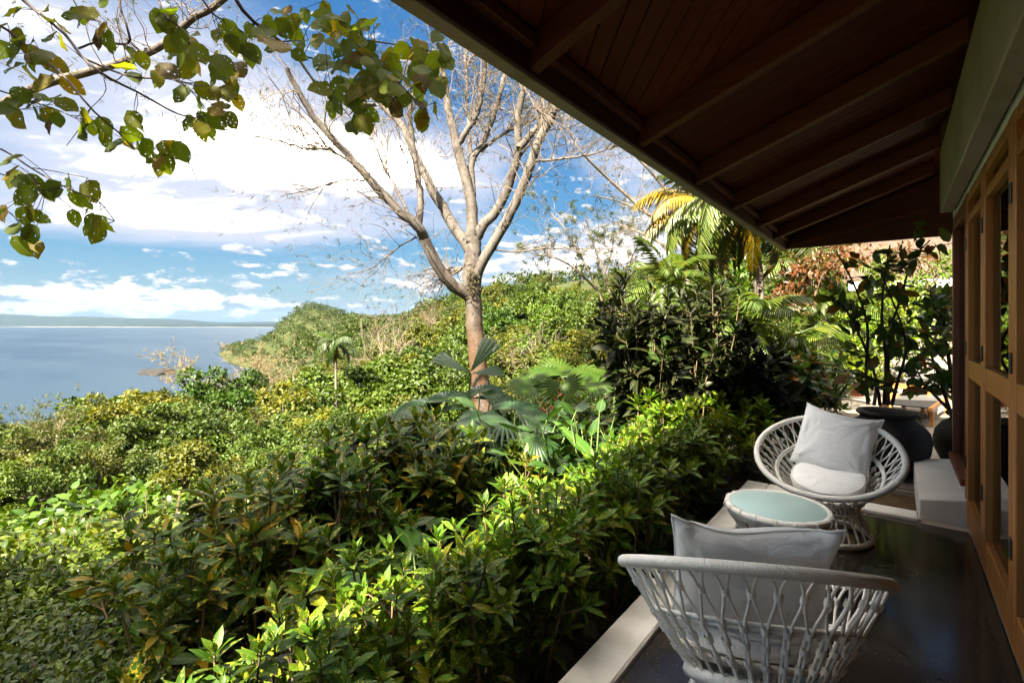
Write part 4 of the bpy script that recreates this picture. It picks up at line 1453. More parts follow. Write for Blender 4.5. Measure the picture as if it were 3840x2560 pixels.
# ------------------------------------------------------------------ feather palms
def frond_me(name, L, nl, wl, curve, mat, seed, hang=.5, flat=.2):
    r = np.random.default_rng(seed)
    n = 14
    P = []
    for t in np.linspace(0, 1, n):
        a = R(62) - curve * t
        P.append((0, 0, 0) if t == 0 else tuple(np.array(P[-1]) + L / (n - 1) * np.array([0, math.cos(a), math.sin(a)])))
    P = np.array(P)
    rv, rq, rl = tube_arrays([(P, np.linspace(.018, .004, n) * L / 2)], 4)
    pos, Y, Z, sz = [], [], [], []
    for side in (-1, 1):
        for i in range(nl):
            t = .12 + .87 * i / (nl - 1)
            q = t * (n - 1); k = min(int(q), n - 2)
            p = P[k] + (P[k + 1] - P[k]) * (q - k)
            tg = unit(P[k + 1] - P[k])
            s_ = np.array([side, 0, 0])
            d = s_ * (1 - flat) + tg * (.45 + .4 * t) + np.array([0, 0, -hang * r.uniform(.7, 1.3)])
            pos.append(p); Y.append(d); Z.append(np.cross(tg, s_) * side * 0 + np.array([0, 0, 1]) + .35 * s_ + r.normal(0, .1, 3))
            sz.append(wl * math.sin(math.pi * (.12 + .80 * t)) ** .6 * r.uniform(.85, 1.1))
    V, F3, F4, rn, lco = leaves_arrays(tpl_card(.075, .02, .22), np.array(pos), np.array(Y), np.array(Z), np.array(sz), r.random(len(pos)))
    o = len(V)
    return mesh_np(name, np.vstack([V, rv]), [F3, rq + o], mat, {'rnd': ('FLOAT', np.concatenate([rn, np.zeros(len(rv))])), 'lco': ('FLOAT_VECTOR', np.vstack([lco, np.zeros((len(rv), 3))]))}, True)
FR = [frond_me('frond', 2.4, 46, .62, R(115), m_palm, 1, .9), frond_me('frond', 2.4, 46, .6, R(85), m_palm, 2, .6), frond_me('frond', 2.2, 40, .55, R(140), m_palm, 3, 1.2)]
FRS = [frond_me('frond', 1.3, 30, .40, R(95), m_palm, 5, .35), frond_me('frond', 1.3, 30, .40, R(70), m_palm, 6, .3)]

def feather_palm(loc, top, n, fr, sc, label, group, tr=.10, col=(1, 1, 1, 1), dead=2, seed=0, cat='palm', name='feather_palm', els=(-15, 70), tone=0.12):
    r = random.Random(seed)
    t = empty(name, loc, 0)
    tag(t, label, cat, group)
    h = top - loc[2]
    P = smooth_path([(0, 0, 0), (.12 * r.uniform(-1, 1), .1 * r.uniform(-1, 1), h * .5), (0, 0, h)], 10)
    link('trunk', tubes_me('trunk', [(P, np.linspace(tr * 1.25, tr * .8, 10))], 9, m_bark2), t)
    for i in range(n):
        a = i * 2.39996 + r.uniform(-.3, .3)
        el = els[1] - (els[1] - els[0]) * (i / max(n - 1, 1)) + r.uniform(-8, 8)
        o = link('frond', fr[i % len(fr)] if i < n - dead else fr[-1], t)
        o.matrix_local = Matrix.Translation((0, 0, h)) @ Matrix.Rotation(a, 4, 'Z') @ Matrix.Rotation(R(el - 55), 4, 'X') @ Matrix.Scale(sc * r.uniform(.85, 1.1), 4)
        k = r.uniform(1 - tone, 1 + tone)
        if i >= n - dead: o.color = (2.6, 1.35, .5, 1)
        else: o.color = (col[0] * k, col[1] * k, col[2], 1)
    return t
for (px, py, f, n, sc, lab, dd, sd) in ((712, 214, 11.5, 20, .85, 'tall feather palm with drooping yellow old fronds beside the eave', 6, 1),
                                    (752, 205, 10.0, 20, .95, 'feather palm with hanging green fronds close behind the eave corner', 3, 2),
                                    (806, 262, 12.5, 12, .8, 'shorter feather palm behind the reddish shrub', 1, 3)):
    p = at(px, py, f)
    feather_palm((p[0], p[1], float(H(p[0], p[1]))), p[2], n, FR, sc, lab, None, dead=dd, seed=sd, col=(1.3, 1.25, 1.0))
_p = [o for o in COL.objects if o.name == 'feather_palm'][0]
_h = 3.9
for a_, el_, s_ in ((128, 62, .92), (150, 50, .85), (112, 40, .8)):
    o = link('frond', FR[0], _p)
    o.matrix_local = Matrix.Translation((0, 0, at(712, 214, 11.5)[2] - _p.location.z)) @ Matrix.Rotation(R(a_), 4, 'Z') @ Matrix.Rotation(R(el_ - 55), 4, 'X') @ Matrix.Scale(s_, 4)
    o.color = (3.2, 1.55, .3, 1)
for i, (px, py, f, lab) in enumerate(((668, 288, 9.5, 'small pale areca palm at the foot of the tall feather palm'), (742, 330, 8.0, 'areca palm with bright arching fronds behind the dark shrubs'),
                                 (782, 355, 8.6, 'areca palm beside the terracotta flowerpot'), (820, 318, 9.3, 'areca palm with a pale frond spread behind the potted shrub'))):
    p = at(px, py, f)
    feather_palm((p[0], p[1], float(H(p[0], p[1]))), p[2], 13, FRS, 1.0, lab, None, tr=.03, dead=0, seed=20 + i, els=(5, 85), col=(1.1, 1.15, 1.0))

# ------------------------------------------------------------------ potted shrubs and bright garden bushes
def potted(px, f, z0, stems, nleaf, L, label, lf='pot', col=None, seed=1, xy=None):
    """stems: lists of (px, py) control points seen at depth f"""
    r = np.random.default_rng(seed)
    x, y = xy if xy is not None else at2(px, f)
    t = empty('potted_shrub', (x, y, z0))
    tag(t, label, 'shrub')
    base = np.array([x, y, z0])
    paths, nodes = [], []
    for st in stems:
        pts = [at(a, b, f + .22 * math.sin(b * .13 + a)) - base for a, b in st]
        P = smooth_path(pts, 12)
        paths.append((P, np.linspace(.019, .007, 12)))
        for q in range(11):
            t_ = r.uniform(.42, 1.0)
            p0 = P[int(t_ * 11)]
            d = unit(np.array([r.normal(), r.normal(), r.uniform(-.1, .9)]))
            p1 = p0 + d * r.uniform(.10, .32)
            paths.append((np.array([p0, (p0 + p1) / 2 + r.normal(0, .015, 3), p1]), np.array([.006, .005, .004])))
            nodes += [(p1, d), ((p0 + p1) / 2, d)]
    link('stems', tubes_me('stems', paths, 5, m_twig), t)
    for i in range(nleaf):
        p, d = nodes[r.integers(len(nodes))]
        Y = unit(d * .5 + r.normal(0, .7, 3) + np.array([0, 0, -.15]))
        o = link('leaf', random.choice(LEAF[lf]), t)
        o.matrix_local = frame_mat(p + r.normal(0, .02, 3), Y, np.array([0, 0, 1]) + r.normal(0, .5, 3), L * r.uniform(.7, 1.25))
    return t
potted(887, 5.2, .44, [[(868, 404), (866, 370), (868, 330), (862, 305), (852, 280), (836, 250)], [(874, 404), (876, 380), (864, 345), (846, 310), (835, 300)],
                        [(888, 404), (888, 370), (890, 330), (900, 300), (912, 260), (930, 240)], [(892, 404), (898, 380), (906, 350), (900, 320), (880, 270)],
                        [(884, 404), (886, 360), (882, 320), (884, 280), (890, 245)], [(880, 404), (878, 390), (872, 382), (866, 376)]],
       250, .15, 'tall shrub with leathery green and rust coloured leaves growing in the large clay urn', seed=3, xy=at2(887, 5.2))
potted(955, 5.4, .44, [[(950, 410), (940, 380), (930, 350), (925, 320)], [(955, 410), (950, 370), (944, 330), (940, 300)], [(950, 410), (935, 395), (925, 385), (918, 372)], [(956, 410), (948, 350), (935, 310), (930, 285)]],
       210, .17, 'dark leafy shrub in the second urn against the house corner', seed=5)
potted(833, 6.45, .2, [[(832, 400), (826, 380), (815, 360)], [(835, 400), (838, 375), (842, 350)], [(830, 400), (822, 392), (812, 380)], [(836, 400), (846, 385), (852, 372)]],
       70, .13, 'small potted plant with dark green leaves in the terracotta flowerpot', seed=7)

TPL_G = tpl_leaf(.34, .10, .2)
def leafy_ball(name, n, rad, L, mat, seed, tpl=TPL_G, flat=.8, clumps=10, hang=.2, csize=.42):
    r = np.random.default_rng(seed)
    cc = unit(r.normal(0, 1, (clumps, 3))) * (r.uniform(.25, .85, (clumps, 1)))
    cc[:, 2] = cc[:, 2] * flat
    which = r.integers(0, clumps, n)
    d = unit(r.normal(0, 1, (n, 3)) + np.array([0, 0, .35]))
    pos = (cc[which] + d * (csize * r.uniform(.55, 1.1, (n, 1)))) * np.array(rad)
    Y = unit(d * .7 + r.normal(0, .5, (n, 3)) + np.array([0, 0, -hang]))
    Z = unit(d + np.array([0, 0, .9]) + r.normal(0, .35, (n, 3)))
    rn = np.clip((which * .618) % 1 * .5 + r.random(n) * .5, 0, .999)
    return leaves_me(name, tpl, pos, Y, Z, L * r.uniform(.7, 1.25, n), rn, mat)
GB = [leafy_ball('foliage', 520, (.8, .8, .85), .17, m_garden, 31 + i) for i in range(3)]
GR = leafy_ball('foliage', 420, (.9, .8, .7), .17, m_redleaf, 41)
def twiggy(name, r_, n, rad, mat, th=.012):
    paths = []
    for i in range(n):
        e = unit(r_.normal(0, 1, 3) + np.array([0, 0, 1.2])) * rad * r_.uniform(.6, 1)
        paths.append((smooth_path([(0, 0, -rad), (e[0] * .3, e[1] * .3, -rad * .3), e], 6), np.linspace(th, th * .3, 6)))
    return tubes_me(name, paths, 4, mat)
TW = twiggy('stems', np.random.default_rng(4), 12, .75, m_stem)
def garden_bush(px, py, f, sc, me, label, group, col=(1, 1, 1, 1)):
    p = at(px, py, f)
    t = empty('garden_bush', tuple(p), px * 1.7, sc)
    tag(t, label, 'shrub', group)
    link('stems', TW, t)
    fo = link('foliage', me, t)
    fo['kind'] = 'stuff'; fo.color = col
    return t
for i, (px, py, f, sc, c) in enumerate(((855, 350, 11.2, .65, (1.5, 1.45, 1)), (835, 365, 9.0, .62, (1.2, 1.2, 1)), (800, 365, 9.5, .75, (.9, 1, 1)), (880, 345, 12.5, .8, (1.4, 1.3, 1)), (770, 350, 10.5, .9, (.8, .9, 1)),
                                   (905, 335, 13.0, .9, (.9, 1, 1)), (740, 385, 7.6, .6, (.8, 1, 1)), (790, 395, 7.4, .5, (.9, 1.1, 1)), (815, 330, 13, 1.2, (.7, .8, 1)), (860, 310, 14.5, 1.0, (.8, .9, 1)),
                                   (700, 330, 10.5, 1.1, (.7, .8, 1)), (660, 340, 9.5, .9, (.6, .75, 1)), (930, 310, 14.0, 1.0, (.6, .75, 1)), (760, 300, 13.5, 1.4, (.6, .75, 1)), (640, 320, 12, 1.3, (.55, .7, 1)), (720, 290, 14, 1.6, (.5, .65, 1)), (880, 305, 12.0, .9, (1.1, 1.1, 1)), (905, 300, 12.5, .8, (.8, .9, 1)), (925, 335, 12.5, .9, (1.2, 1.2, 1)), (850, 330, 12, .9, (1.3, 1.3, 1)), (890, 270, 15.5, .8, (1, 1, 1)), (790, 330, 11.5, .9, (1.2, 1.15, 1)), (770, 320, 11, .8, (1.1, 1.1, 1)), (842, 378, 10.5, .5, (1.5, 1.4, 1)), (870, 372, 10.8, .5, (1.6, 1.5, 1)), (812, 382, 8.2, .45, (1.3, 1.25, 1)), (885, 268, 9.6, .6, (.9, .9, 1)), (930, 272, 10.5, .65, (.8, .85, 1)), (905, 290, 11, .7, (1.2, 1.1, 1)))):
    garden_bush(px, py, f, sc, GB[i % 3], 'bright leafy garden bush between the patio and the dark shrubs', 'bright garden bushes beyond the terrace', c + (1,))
for i, (px, py, f, sc, lab) in enumerate(((815, 268, 8.8, .72, 'shrub with red bronze leaves just below the eave corner'), (845, 255, 9.6, .75, 'rust red leaved shrub behind the tall potted one'), (912, 258, 8.6, .5, 'rusty leaved branch of a shrub in front of the shingle roof'), (790, 300, 8.2, .5, 'small red tinged shrub near the hanging palm fronds'))):
    garden_bush(px, py, f, sc, GR, lab, None)
# ------------------------------------------------------------------ tree growing helpers
def grow(p, d, L, r0, depth, r, out, tips, spread=.75, up=.15, kids=(2, 4), nseg=5, jit=.16, shrink=.62):
    pts = [np.array(p, float)]
    d = unit(d)
    for i in range(nseg):
        d = unit(d + r.normal(0, jit, 3) + np.array([0, 0, up * .3]))
        pts.append(pts[-1] + d * L / nseg)
    rad = np.linspace(r0, r0 * .55, nseg + 1)
    out.append((np.array(pts), rad))
    if depth <= 0:
        tips.append((pts[-1], d)); tips.append((pts[-2], d))
        return
    n = r.integers(kids[0], kids[1] + 1)
    for i in range(n):
        t = r.uniform(.35, 1.0) if i else 1.0
        k = min(int(t * nseg), nseg)
        nd = unit(d + spread * unit(r.normal(0, 1, 3)) + np.array([0, 0, up]))
        grow(pts[k], nd, L * shrink * r.uniform(.75, 1.2), rad[k] * .62, depth - 1, r, out, tips, spread, up, kids, nseg, jit, shrink)

def sprays(name, tips, n, L, ln, r, mat, tpl, droop=.2):
    """feathery sprays of small leaflets at twig ends"""
    pos, Y, Z, sz = [], [], [], []
    for p, d in tips:
        for q in range(n):
            dd = unit(d + r.normal(0, .6, 3) + np.array([0, 0, -droop]))
            l = L * r.uniform(.6, 1.2)
            side = unit(np.cross(dd, r.normal(0, 1, 3)))
            for j in range(ln):
                t = (j + 1) / ln
                for s_ in (-1, 1):
                    pos.append(p + dd * l * t); Y.append(side * s_ + dd * .4 + r.normal(0, .15, 3)); Z.append(r.normal(0, .5, 3) + np.array([0, 0, 1.0])); sz.append(.30 * L * (1.1 - .6 * t))
    return leaves_me(name, tpl, pos, Y, Z, np.array(sz), r.random(len(pos)), mat)

# ------------------------------------------------------------------ the tall pale tree
def R5(rx, ry): return rx * .2041 + 240, ry * .2041 + 80
def big_tree():
    F0 = 15.0
    x, y = at2(481, F0); z = float(H(x, y)) - .3
    t = empty('tall_tree', (x, y, z))
    tag(t, 'tall pale barked tree with a forked trunk and bare spreading limbs', 'tree')
    base = np.array([x, y, z])
    r = np.random.default_rng(77)
    k5 = 1 / FPX * .2041
    def limb(name, pts, w0, w1, f0, f1, n=26):
        P = []
        m = len(pts)
        for i, (a, b) in enumerate(pts):
            f = f0 + (f1 - f0) * i / max(m - 1, 1)
            px, py = R5(a, b)
            P.append(at(px, py, f) - base)
        P = smooth_path(P, n)
        P[1:-1] += r.normal(0, .012, (n - 2, 3))
        rad = np.linspace(w0, w1, n) * .2041 / FPX * (f0 + f1) / 2 / 2 * .90
        return P, rad
    trunk = limb('trunk', [(1195, 1640), (1180, 1500), (1158, 1300), (1147, 1150), (1138, 1020), (1138, 900), (1145, 810), (1140, 740)], 100, 80, F0, F0, 40)
    rad = trunk[1]
    h = np.linspace(0, 1, 40)
    rad *= 1 + .22 * np.exp(-((h - .66) / .10) ** 2) + .35 * np.exp(-(h / .10) ** 2)
    ph = trunk[0]
    # root flare ends in the ground
    link('trunk', tubes_me('trunk', [trunk], 18, m_bark), t)
    L = []
    def add(*a, **k): L.append(limb('limb', *a, **k))
    add([(1135, 1060), (1060, 1015), (980, 930), (905, 780), (860, 705), (700, 560), (560, 400), (400, 225), (300, 80), (230, -60)], 78, 22, F0, 12.4, 40)
    add([(872, 730), (885, 600), (872, 480), (838, 250), (832, 170), (840, 60)], 40, 20, 14.2, 14.5)
    add([(835, 675), (765, 530), (705, 420), (655, 300), (640, 220)], 18, 8, 14.0, 15.5)
    add([(1142, 850), (1040, 705), (935, 520), (850, 350), (790, 220), (690, 110), (600, -20)], 62, 24, F0, 16.8, 34)
    add([(1140, 780), (1132, 600), (1090, 430), (1062, 310), (1025, 160), (1000, 0), (985, -120)], 66, 30, F0, 15.6, 30)
    add([(1068, 320), (1115, 240), (1160, 170), (1195, 0), (1200, -120)], 34, 18, 15.3, 14.8)
    add([(1136, 600), (1137, 400), (1182, 320), (1240, 180), (1292, 0), (1310, -100)], 42, 22, 15.2, 16.5)
    add([(1136, 420), (1122, 250), (1110, 0), (1108, -120)], 26, 14, 15.6, 16.8)
    add([(1150, 790), (1185, 720), (1262, 630), (1332, 470), (1360, 330), (1362, 180), (1390, 30), (1400, -80)], 62, 30, F0, 14.3, 30)
    add([(1368, 335), (1430, 260), (1485, 195), (1520, 95), (1540, 0)], 40, 18, 14.4, 15.0)
    add([(1182, 345), (1290, 262), (1380, 220), (1455, 185)], 22, 10, 15.8, 16.6)
    add([(1150, 1040), (1172, 920), (1265, 760), (1375, 550), (1440, 360), (1515, 200), (1562, 110), (1580, 0)], 66, 38, F0, 13.4, 34)
    add([(1195, 815), (1330, 838), (1480, 826), (1620, 822), (1760, 826), (1920, 812)], 13, 5, 14.8, 12.5)
    add([(1450, 396), (1560, 386), (1680, 372), (1780, 345), (1850, 320)], 16, 7, 13.6, 13.0)
    add([(1390, 30), (1440, 110), (1495, 190)], 12, 10, 14, 13.8)
    add([(1130, 880), (1075, 930), (1030, 940)], 18, 10, 15, 15.5)
    add([(862, 770), (780, 815), (700, 880), (620, 930), (520, 950)], 11, 4, 14.2, 13.2)
    add([(610, 490), (500, 492), (400, 520), (300, 545), (200, 570)], 12, 4, 13.2, 12.4)
    add([(455, 335), (330, 335), (200, 300), (60, 270)], 16, 6, 12.8, 12.0)
    add([(545, 400), (430, 340), (320, 335)], 20, 12, 13.1, 12.7)
    for P in L:
        link('limb', tubes_me('limb', [P], 10 if P[1][0] > .06 else 6, m_bark), t)
    tw, tips = [], []
    for P, rad in L[:]:
        n = len(P)
        thin = rad[0] < .05
        for q in range(29 if not thin else 18):
            u = r.uniform(.30 if not thin else .15, 1.0)
            kk = int(u * (n - 1))
            d = unit(np.cross(P[min(kk + 1, n - 1)] - P[max(kk - 1, 0)], r.normal(0, 1, 3)) + .5 * unit(P[-1] - P[0]) + np.array([0, 0, .15]))
            grow(P[kk], d, r.uniform(.8, 2.0), min(.019, rad[kk] * .5), 2, r, tw, tips, .9, .05, (2, 3), 4, .28, .66)
    link('twigs', tubes_me('twigs', tw, 3, m_bark2), t)['kind'] = 'stuff'
    keep = [tips[i] for i in r.permutation(len(tips))[:int(len(tips) * .22)]]
    o = link('sprays', sprays('sprays', keep, 2, .20, 5, r, m_forest, tpl_card(.35, .05, .1)), t)
    o['kind'] = 'stuff'; o.color = (.75, .68, .62, 1)
    # small epiphytes in the fork
    n = 260
    c = np.array(at(*R5(1138, 985), F0 - .33)) - base
    pos = c + r.normal(0, 1, (n, 3)) * np.array([.10, .10, .26])
    o = link('epiphyte', leaves_me('epiphyte', tpl_card(.3, .1, .3), pos, r.normal(0, 1, (n, 3)) + np.array([0, -.4, -.6]), r.normal(0, 1, (n, 3)), np.full(n, .10), r.random(n), m_dry), t)
    o['kind'] = 'stuff'; o.color = (.55, .5, .25, 1)
big_tree()

# ------------------------------------------------------------------ overhanging tree with large leaves
def R4(a, b): return a * .1927, b * .1927
def overhang_tree():
    r = np.random.default_rng(19)
    bx, by = -6.2, -1.6
    bz = float(H(bx, by)) - .3
    t = empty('overhanging_tree', (bx, by, bz))
    tag(t, 'overhanging tree with dark twigs and large insect eaten green leaves', 'tree')
    base = np.array([bx, by, bz])
    top = np.array([-5.2, -1.2, 6.4]) - base
    tr = smooth_path([(0, 0, 0), (.25, -.1, 3.2), top], 14)
    link('trunk', tubes_me('trunk', [(tr, np.linspace(.28, .17, 14))], 12, m_barkd), t)
    paths = []
    main1 = smooth_path([top, np.array([-4.6, .3, 6.6]) - base, at(300, -110, 3.9) - base, at(700, -160, 4.2) - base], 16)
    main2 = smooth_path([tr[9], np.array([-5.6, .2, 4.3]) - base, at(-110, -40, 4.2) - base, at(-60, 120, 4.0) - base, at(-70, 240, 4.0) - base], 16)
    for M_ in (main1, main2):
        link('limb', tubes_me('limb', [(M_, np.linspace(.13, .035, 16))], 10, m_barkd), t)
    BR_ = [([(-90, -200), (130, 10), (330, 170), (430, 300), (560, 400), (720, 480), (900, 580), (1000, 612)], 20, 7, 3.9),
           ([(430, 300), (600, 372), (720, 402), (900, 412), (1000, 480), (1080, 580)], 13, 5, 3.95),
           ([(410, 250), (500, 220), (660, 225), (662, 150), (620, 10), (600, -300)], 12, 10, 4.0),
           ([(-300, 0), (0, 130), (160, 260), (330, 390), (470, 560), (620, 690), (700, 770), (840, 805)], 15, 5, 3.7),
           ([(-300, 380), (0, 470), (150, 520), (300, 570), (410, 622)], 10, 4, 3.8),
           ([(-300, 690), (0, 770), (160, 870), (300, 950), (430, 1010), (520, 1050), (595, 1145)], 11, 4, 3.9),
           ([(170, 870), (270, 885), (455, 922)], 6, 3, 3.9),
           ([(-300, 800), (0, 900), (130, 940), (240, 972)], 8, 4, 3.85),
           ([(-300, 1000), (0, 1080), (80, 1130), (135, 1215)], 8, 4, 3.9),
           ([(740, -300), (840, 50), (920, 130), (980, 220), (1000, 280), (1060, 292), (1140, 300)], 13, 5, 3.9),
           ([(1000, -400), (1250, 40), (1400, 170), (1530, 280), (1640, 430), (1780, 500), (1840, 525)], 22, 8, 3.9),
           ([(1530, 280), (1650, 310), (1760, 352)], 12, 5, 3.9),
           ([(1470, 215), (1600, 208)], 8, 4, 3.9),
           ([(900, -300), (1080, 40), (1200, 120), (1310, 205)], 11, 5, 4.0),
           ([(1500, -400), (1700, 40), (1850, 200), (1960, 330), (2060, 420), (2200, 560)], 14, 5, 4.1),
           ([(1850, 200), (2050, 230), (2200, 260), (2330, 300)], 9, 4, 4.15),
           ([(1640, 430), (1760, 540), (1850, 650)], 8, 4, 3.9),
           ([(200, -300), (420, 60), (520, 110), (580, 170)], 8, 4, 4.1),
           ([(760, 250), (690, 330), (600, 420), (540, 400), (545, 480), (430, 600)], 6, 3, 4.2),
           ([(910, 600), (935, 700), (950, 780), (1000, 880), (1020, 930)], 5, 3, 4.3),
           ([(470, 560), (430, 640), (345, 755)], 6, 3, 3.75)]
    tw, anchors = [], []
    for pts, w0, w1, f in BR_:
        n = 18
        P = []
        for i, (a, b) in enumerate(pts):
            P.append(at(*R4(a, b), f + .25 * math.sin(a * .004 + i * .7)) - base)
        P = smooth_path(P, n)
        rad = np.linspace(w0, w1, n) * .1927 / FPX * f / 2
        tw.append((P, rad))
        for i in range(3, n):
            anchors.append(P[i])
    for pth in tw[:]:
        link('branch', tubes_me('branch', [pth], 6, m_twig), t)
    anchors = np.array(anchors)
    CL = [(80, 110, 60, 3), (270, 100, 60, 3), (270, 230, 60, 3), (90, 230, 90, 6), (100, 350, 100, 8), (150, 490, 90, 6), (310, 530, 80, 4), (330, 680, 60, 2), (150, 620, 30, 1), (230, 610, 40, 1), (450, 590, 25, 1),
          (460, 670, 60, 3), (50, 600, 60, 4), (370, 60, 50, 3), (470, 170, 70, 3), (520, 110, 60, 2), (590, 30, 40, 1), (870, 70, 60, 3), (680, 330, 60, 3), (800, 380, 80, 6), (600, 730, 40, 3), (570, 690, 40, 2), (680, 690, 60, 3),
          (760, 790, 60, 4), (850, 830, 70, 5), (890, 780, 50, 2), (70, 850, 60, 3), (50, 920, 50, 3), (170, 980, 60, 3), (290, 980, 40, 2), (350, 1050, 50, 3), (440, 1040, 50, 2), (20, 1120, 30, 2), (130, 1130, 60, 3),
          (40, 1230, 50, 2), (180, 1260, 60, 4), (430, 1150, 40, 2), (490, 1190, 60, 6), (910, 210, 60, 3), (990, 220, 50, 2), (940, 310, 60, 4), (1040, 350, 80, 6), (1100, 420, 60, 4), (1030, 530, 80, 5), (1060, 620, 80, 6),
          (1140, 560, 80, 5), (1200, 520, 50, 3), (1150, 240, 50, 2), (1220, 160, 50, 3), (1260, 260, 50, 2), (1210, 340, 90, 7), (1330, 170, 40, 2), (1480, 310, 50, 2), (1450, 100, 70, 6), (1560, 80, 60, 5), (1650, 220, 80, 4),
          (1700, 100, 80, 7), (1800, 150, 90, 9), (1800, 280, 100, 10), (1900, 200, 90, 8), (1950, 300, 100, 10), (1760, 400, 80, 7), (1850, 430, 100, 9), (1980, 430, 100, 9), (2050, 330, 90, 8), (1680, 510, 50, 2), (1760, 560, 60, 3),
          (1900, 510, 80, 6), (2020, 520, 60, 5), (1860, 650, 60, 4), (1930, 620, 50, 3), (2110, 480, 60, 4), (2180, 380, 60, 5), (2160, 270, 70, 5), (2250, 230, 60, 5), (2240, 470, 40, 3), (2190, 590, 60, 5), (2260, 570, 40, 2), (2300, 300, 50, 3)]
    pets = []
    right = np.array([CT, ST, 0]); fwd = np.array([-ST, CT, 0]); up = np.array([0, 0, 1.0])
    def put(a, b, S_, f):
        p = at(*R4(a, b), f) - base
        k = np.argmin(np.linalg.norm(anchors - p, axis=1))
        v = anchors[k] - p
        root = p + v * min(1, .10 / (np.linalg.norm(v) + 1e-6)) * r.uniform(.3, 1)
        Y = unit((p - anchors[k]) * 1.2 + right * r.normal(0, .35) - up * r.uniform(.1, .8) + fwd * r.normal(0, .3))
        if np.linalg.norm(v) > .06:
            pets.append((np.array([anchors[k], (anchors[k] + root) / 2 + r.normal(0, .015, 3), root]), np.array([.0035, .003, .0025])))
        Z = -fwd * r.uniform(.5, 1) + up * r.uniform(.0, .7) + right * r.normal(0, .4)
        o = link('leaf', r.choice(LEAF['over']), t)
        o.matrix_local = frame_mat(root, Y, Z, S_)
    for a, b, rr, n in CL:
        n = int(round(n * .92)) if n > 4 else n
        for i in range(n):
            an = r.uniform(0, 6.28); q = rr * math.sqrt(r.uniform(0, 1)) * .95
            put(a + q * math.cos(an) , b + q * math.sin(an) - 40, r.uniform(.125, .195), 3.9 + r.normal(0, .18))
    put(1400, 215, .30, 3.6)
    link('petioles', tubes_me('petioles', pets, 3, m_twig), t)['kind'] = 'stuff'
    # rest of the crown: over and behind the terrace, it shades the garden
    n = 4800
    cc = np.stack([r.uniform(-4.5, -1.95, 34), r.uniform(-8.5, -.7, 34), r.uniform(6.2, 8.2, 34)], 1)
    which = r.integers(0, 34, n)
    d = unit(r.normal(0, 1, (n, 3)))
    pos = cc[which] + d * r.uniform(.2, 1.25, (n, 1)) * np.array([1.1, 1.1, .6])
    Y = unit(d + r.normal(0, .6, (n, 3)) + np.array([0, 0, -.4])); Z = unit(np.array([0, 0, 1.0]) + r.normal(0, .45, (n, 3)))
    o = link('crown', leaves_me('crown', tpl_big(.78, .1, .15, .06, 3, .02, 1), pos - base, Y, Z, r.uniform(.17, .27, n), r.random(n), m_over), t)
    limbs = []
    for q in range(14):
        e = cc[r.integers(34)] - base
        limbs.append((smooth_path([tr[-1], (tr[-1] + e) / 2 + r.normal(0, .3, 3), e], 8), np.linspace(.07, .02, 8)))
    for l_ in limbs: link('limb', tubes_me('limb', [l_], 6, m_barkd), t)
overhang_tree()

def pale_limb_tree():
    f = 8.5
    t_xy = at2(-140, f)
    z = float(H(*t_xy)) - .3
    base = np.array([t_xy[0], t_xy[1], z])
    t = empty('slanting_tree', tuple(base))
    tag(t, 'slanting tree whose one pale bare limb crosses behind the large leaves', 'tree')
    P = smooth_path([(0, 0, 0), at(-110, 260, f) - base, at(*R4(-60, 570), f) - base, at(*R4(0, 545), f) - base, at(*R4(220, 440), f) - base, at(*R4(450, 375), f) - base, at(*R4(700, 300), f) - base, at(*R4(850, 228), f) - base, at(*R4(1000, 95), f) - base, at(*R4(1130, 20), f) - base, at(*R4(1500, -300), f) - base], 44)
    link('trunk', tubes_me('trunk', [(P, np.concatenate([np.linspace(.13, .075, 14), np.linspace(.075, .05, 30)]))], 9, m_bark), t)
    r = np.random.default_rng(6)
    tw, tips = [], []
    for q in range(34):
        k = r.integers(16, 44)
        grow(P[k], unit(r.normal(0, 1, 3) + np.array([0, 0, -.1])), r.uniform(.5, 1.2), .011, 2, r, tw, tips, .9, -.05, (2, 3), 4, .3, .65)
    link('twigs', tubes_me('twigs', tw, 3, m_bark2), t)['kind'] = 'stuff'
    o = link('sprays', sprays('sprays', tips[::3], 2, .16, 5, r, m_forest, tpl_card(.35, .05, .1)), t)
    o['kind'] = 'stuff'; o.color = (.75, .68, .62, 1)
pale_limb_tree()

# ------------------------------------------------------------------ forest on the hillside
TPL_F = tpl_card(.55, .12, .18)
def crown_me(name, n, seed, W, Ht, L, clumps, csize, mat, z0=.35, tpl=TPL_F, hang=.2):
    """broadleaf crown: leaves on the shells of many clumps spread over a dome"""
    r = np.random.default_rng(seed)
    d0 = unit(r.normal(0, 1, (clumps, 3)) + np.array([0, 0, .45]))
    rad = r.uniform(.35, .95, (clumps, 1))
    cc = d0 * rad * np.array([W / 2, W / 2, Ht * .42]) + np.array([0, 0, Ht * (z0 + .25)])
    cs = csize * r.uniform(.65, 1.25, clumps)
    which = r.integers(0, clumps, n)
    d = unit(r.normal(0, 1, (n, 3)) + np.array([0, 0, .45]))
    pos = cc[which] + d * (cs[which] * r.uniform(.5, 1.08, n))[:, None] * np.array([1, 1, .72])
    Y = unit(d * .6 + r.normal(0, .55, (n, 3)) + np.array([0, 0, -hang]))
    Z = unit(d + np.array([0, 0, .7]) + r.normal(0, .45, (n, 3)))
    rn = np.clip(((which * .618) % 1) * .55 + r.random(n) * .45, 0, .999)
    me = leaves_me(name, tpl, pos, Y, Z, L * r.uniform(.65, 1.3, n), rn, mat)
    return me, cc
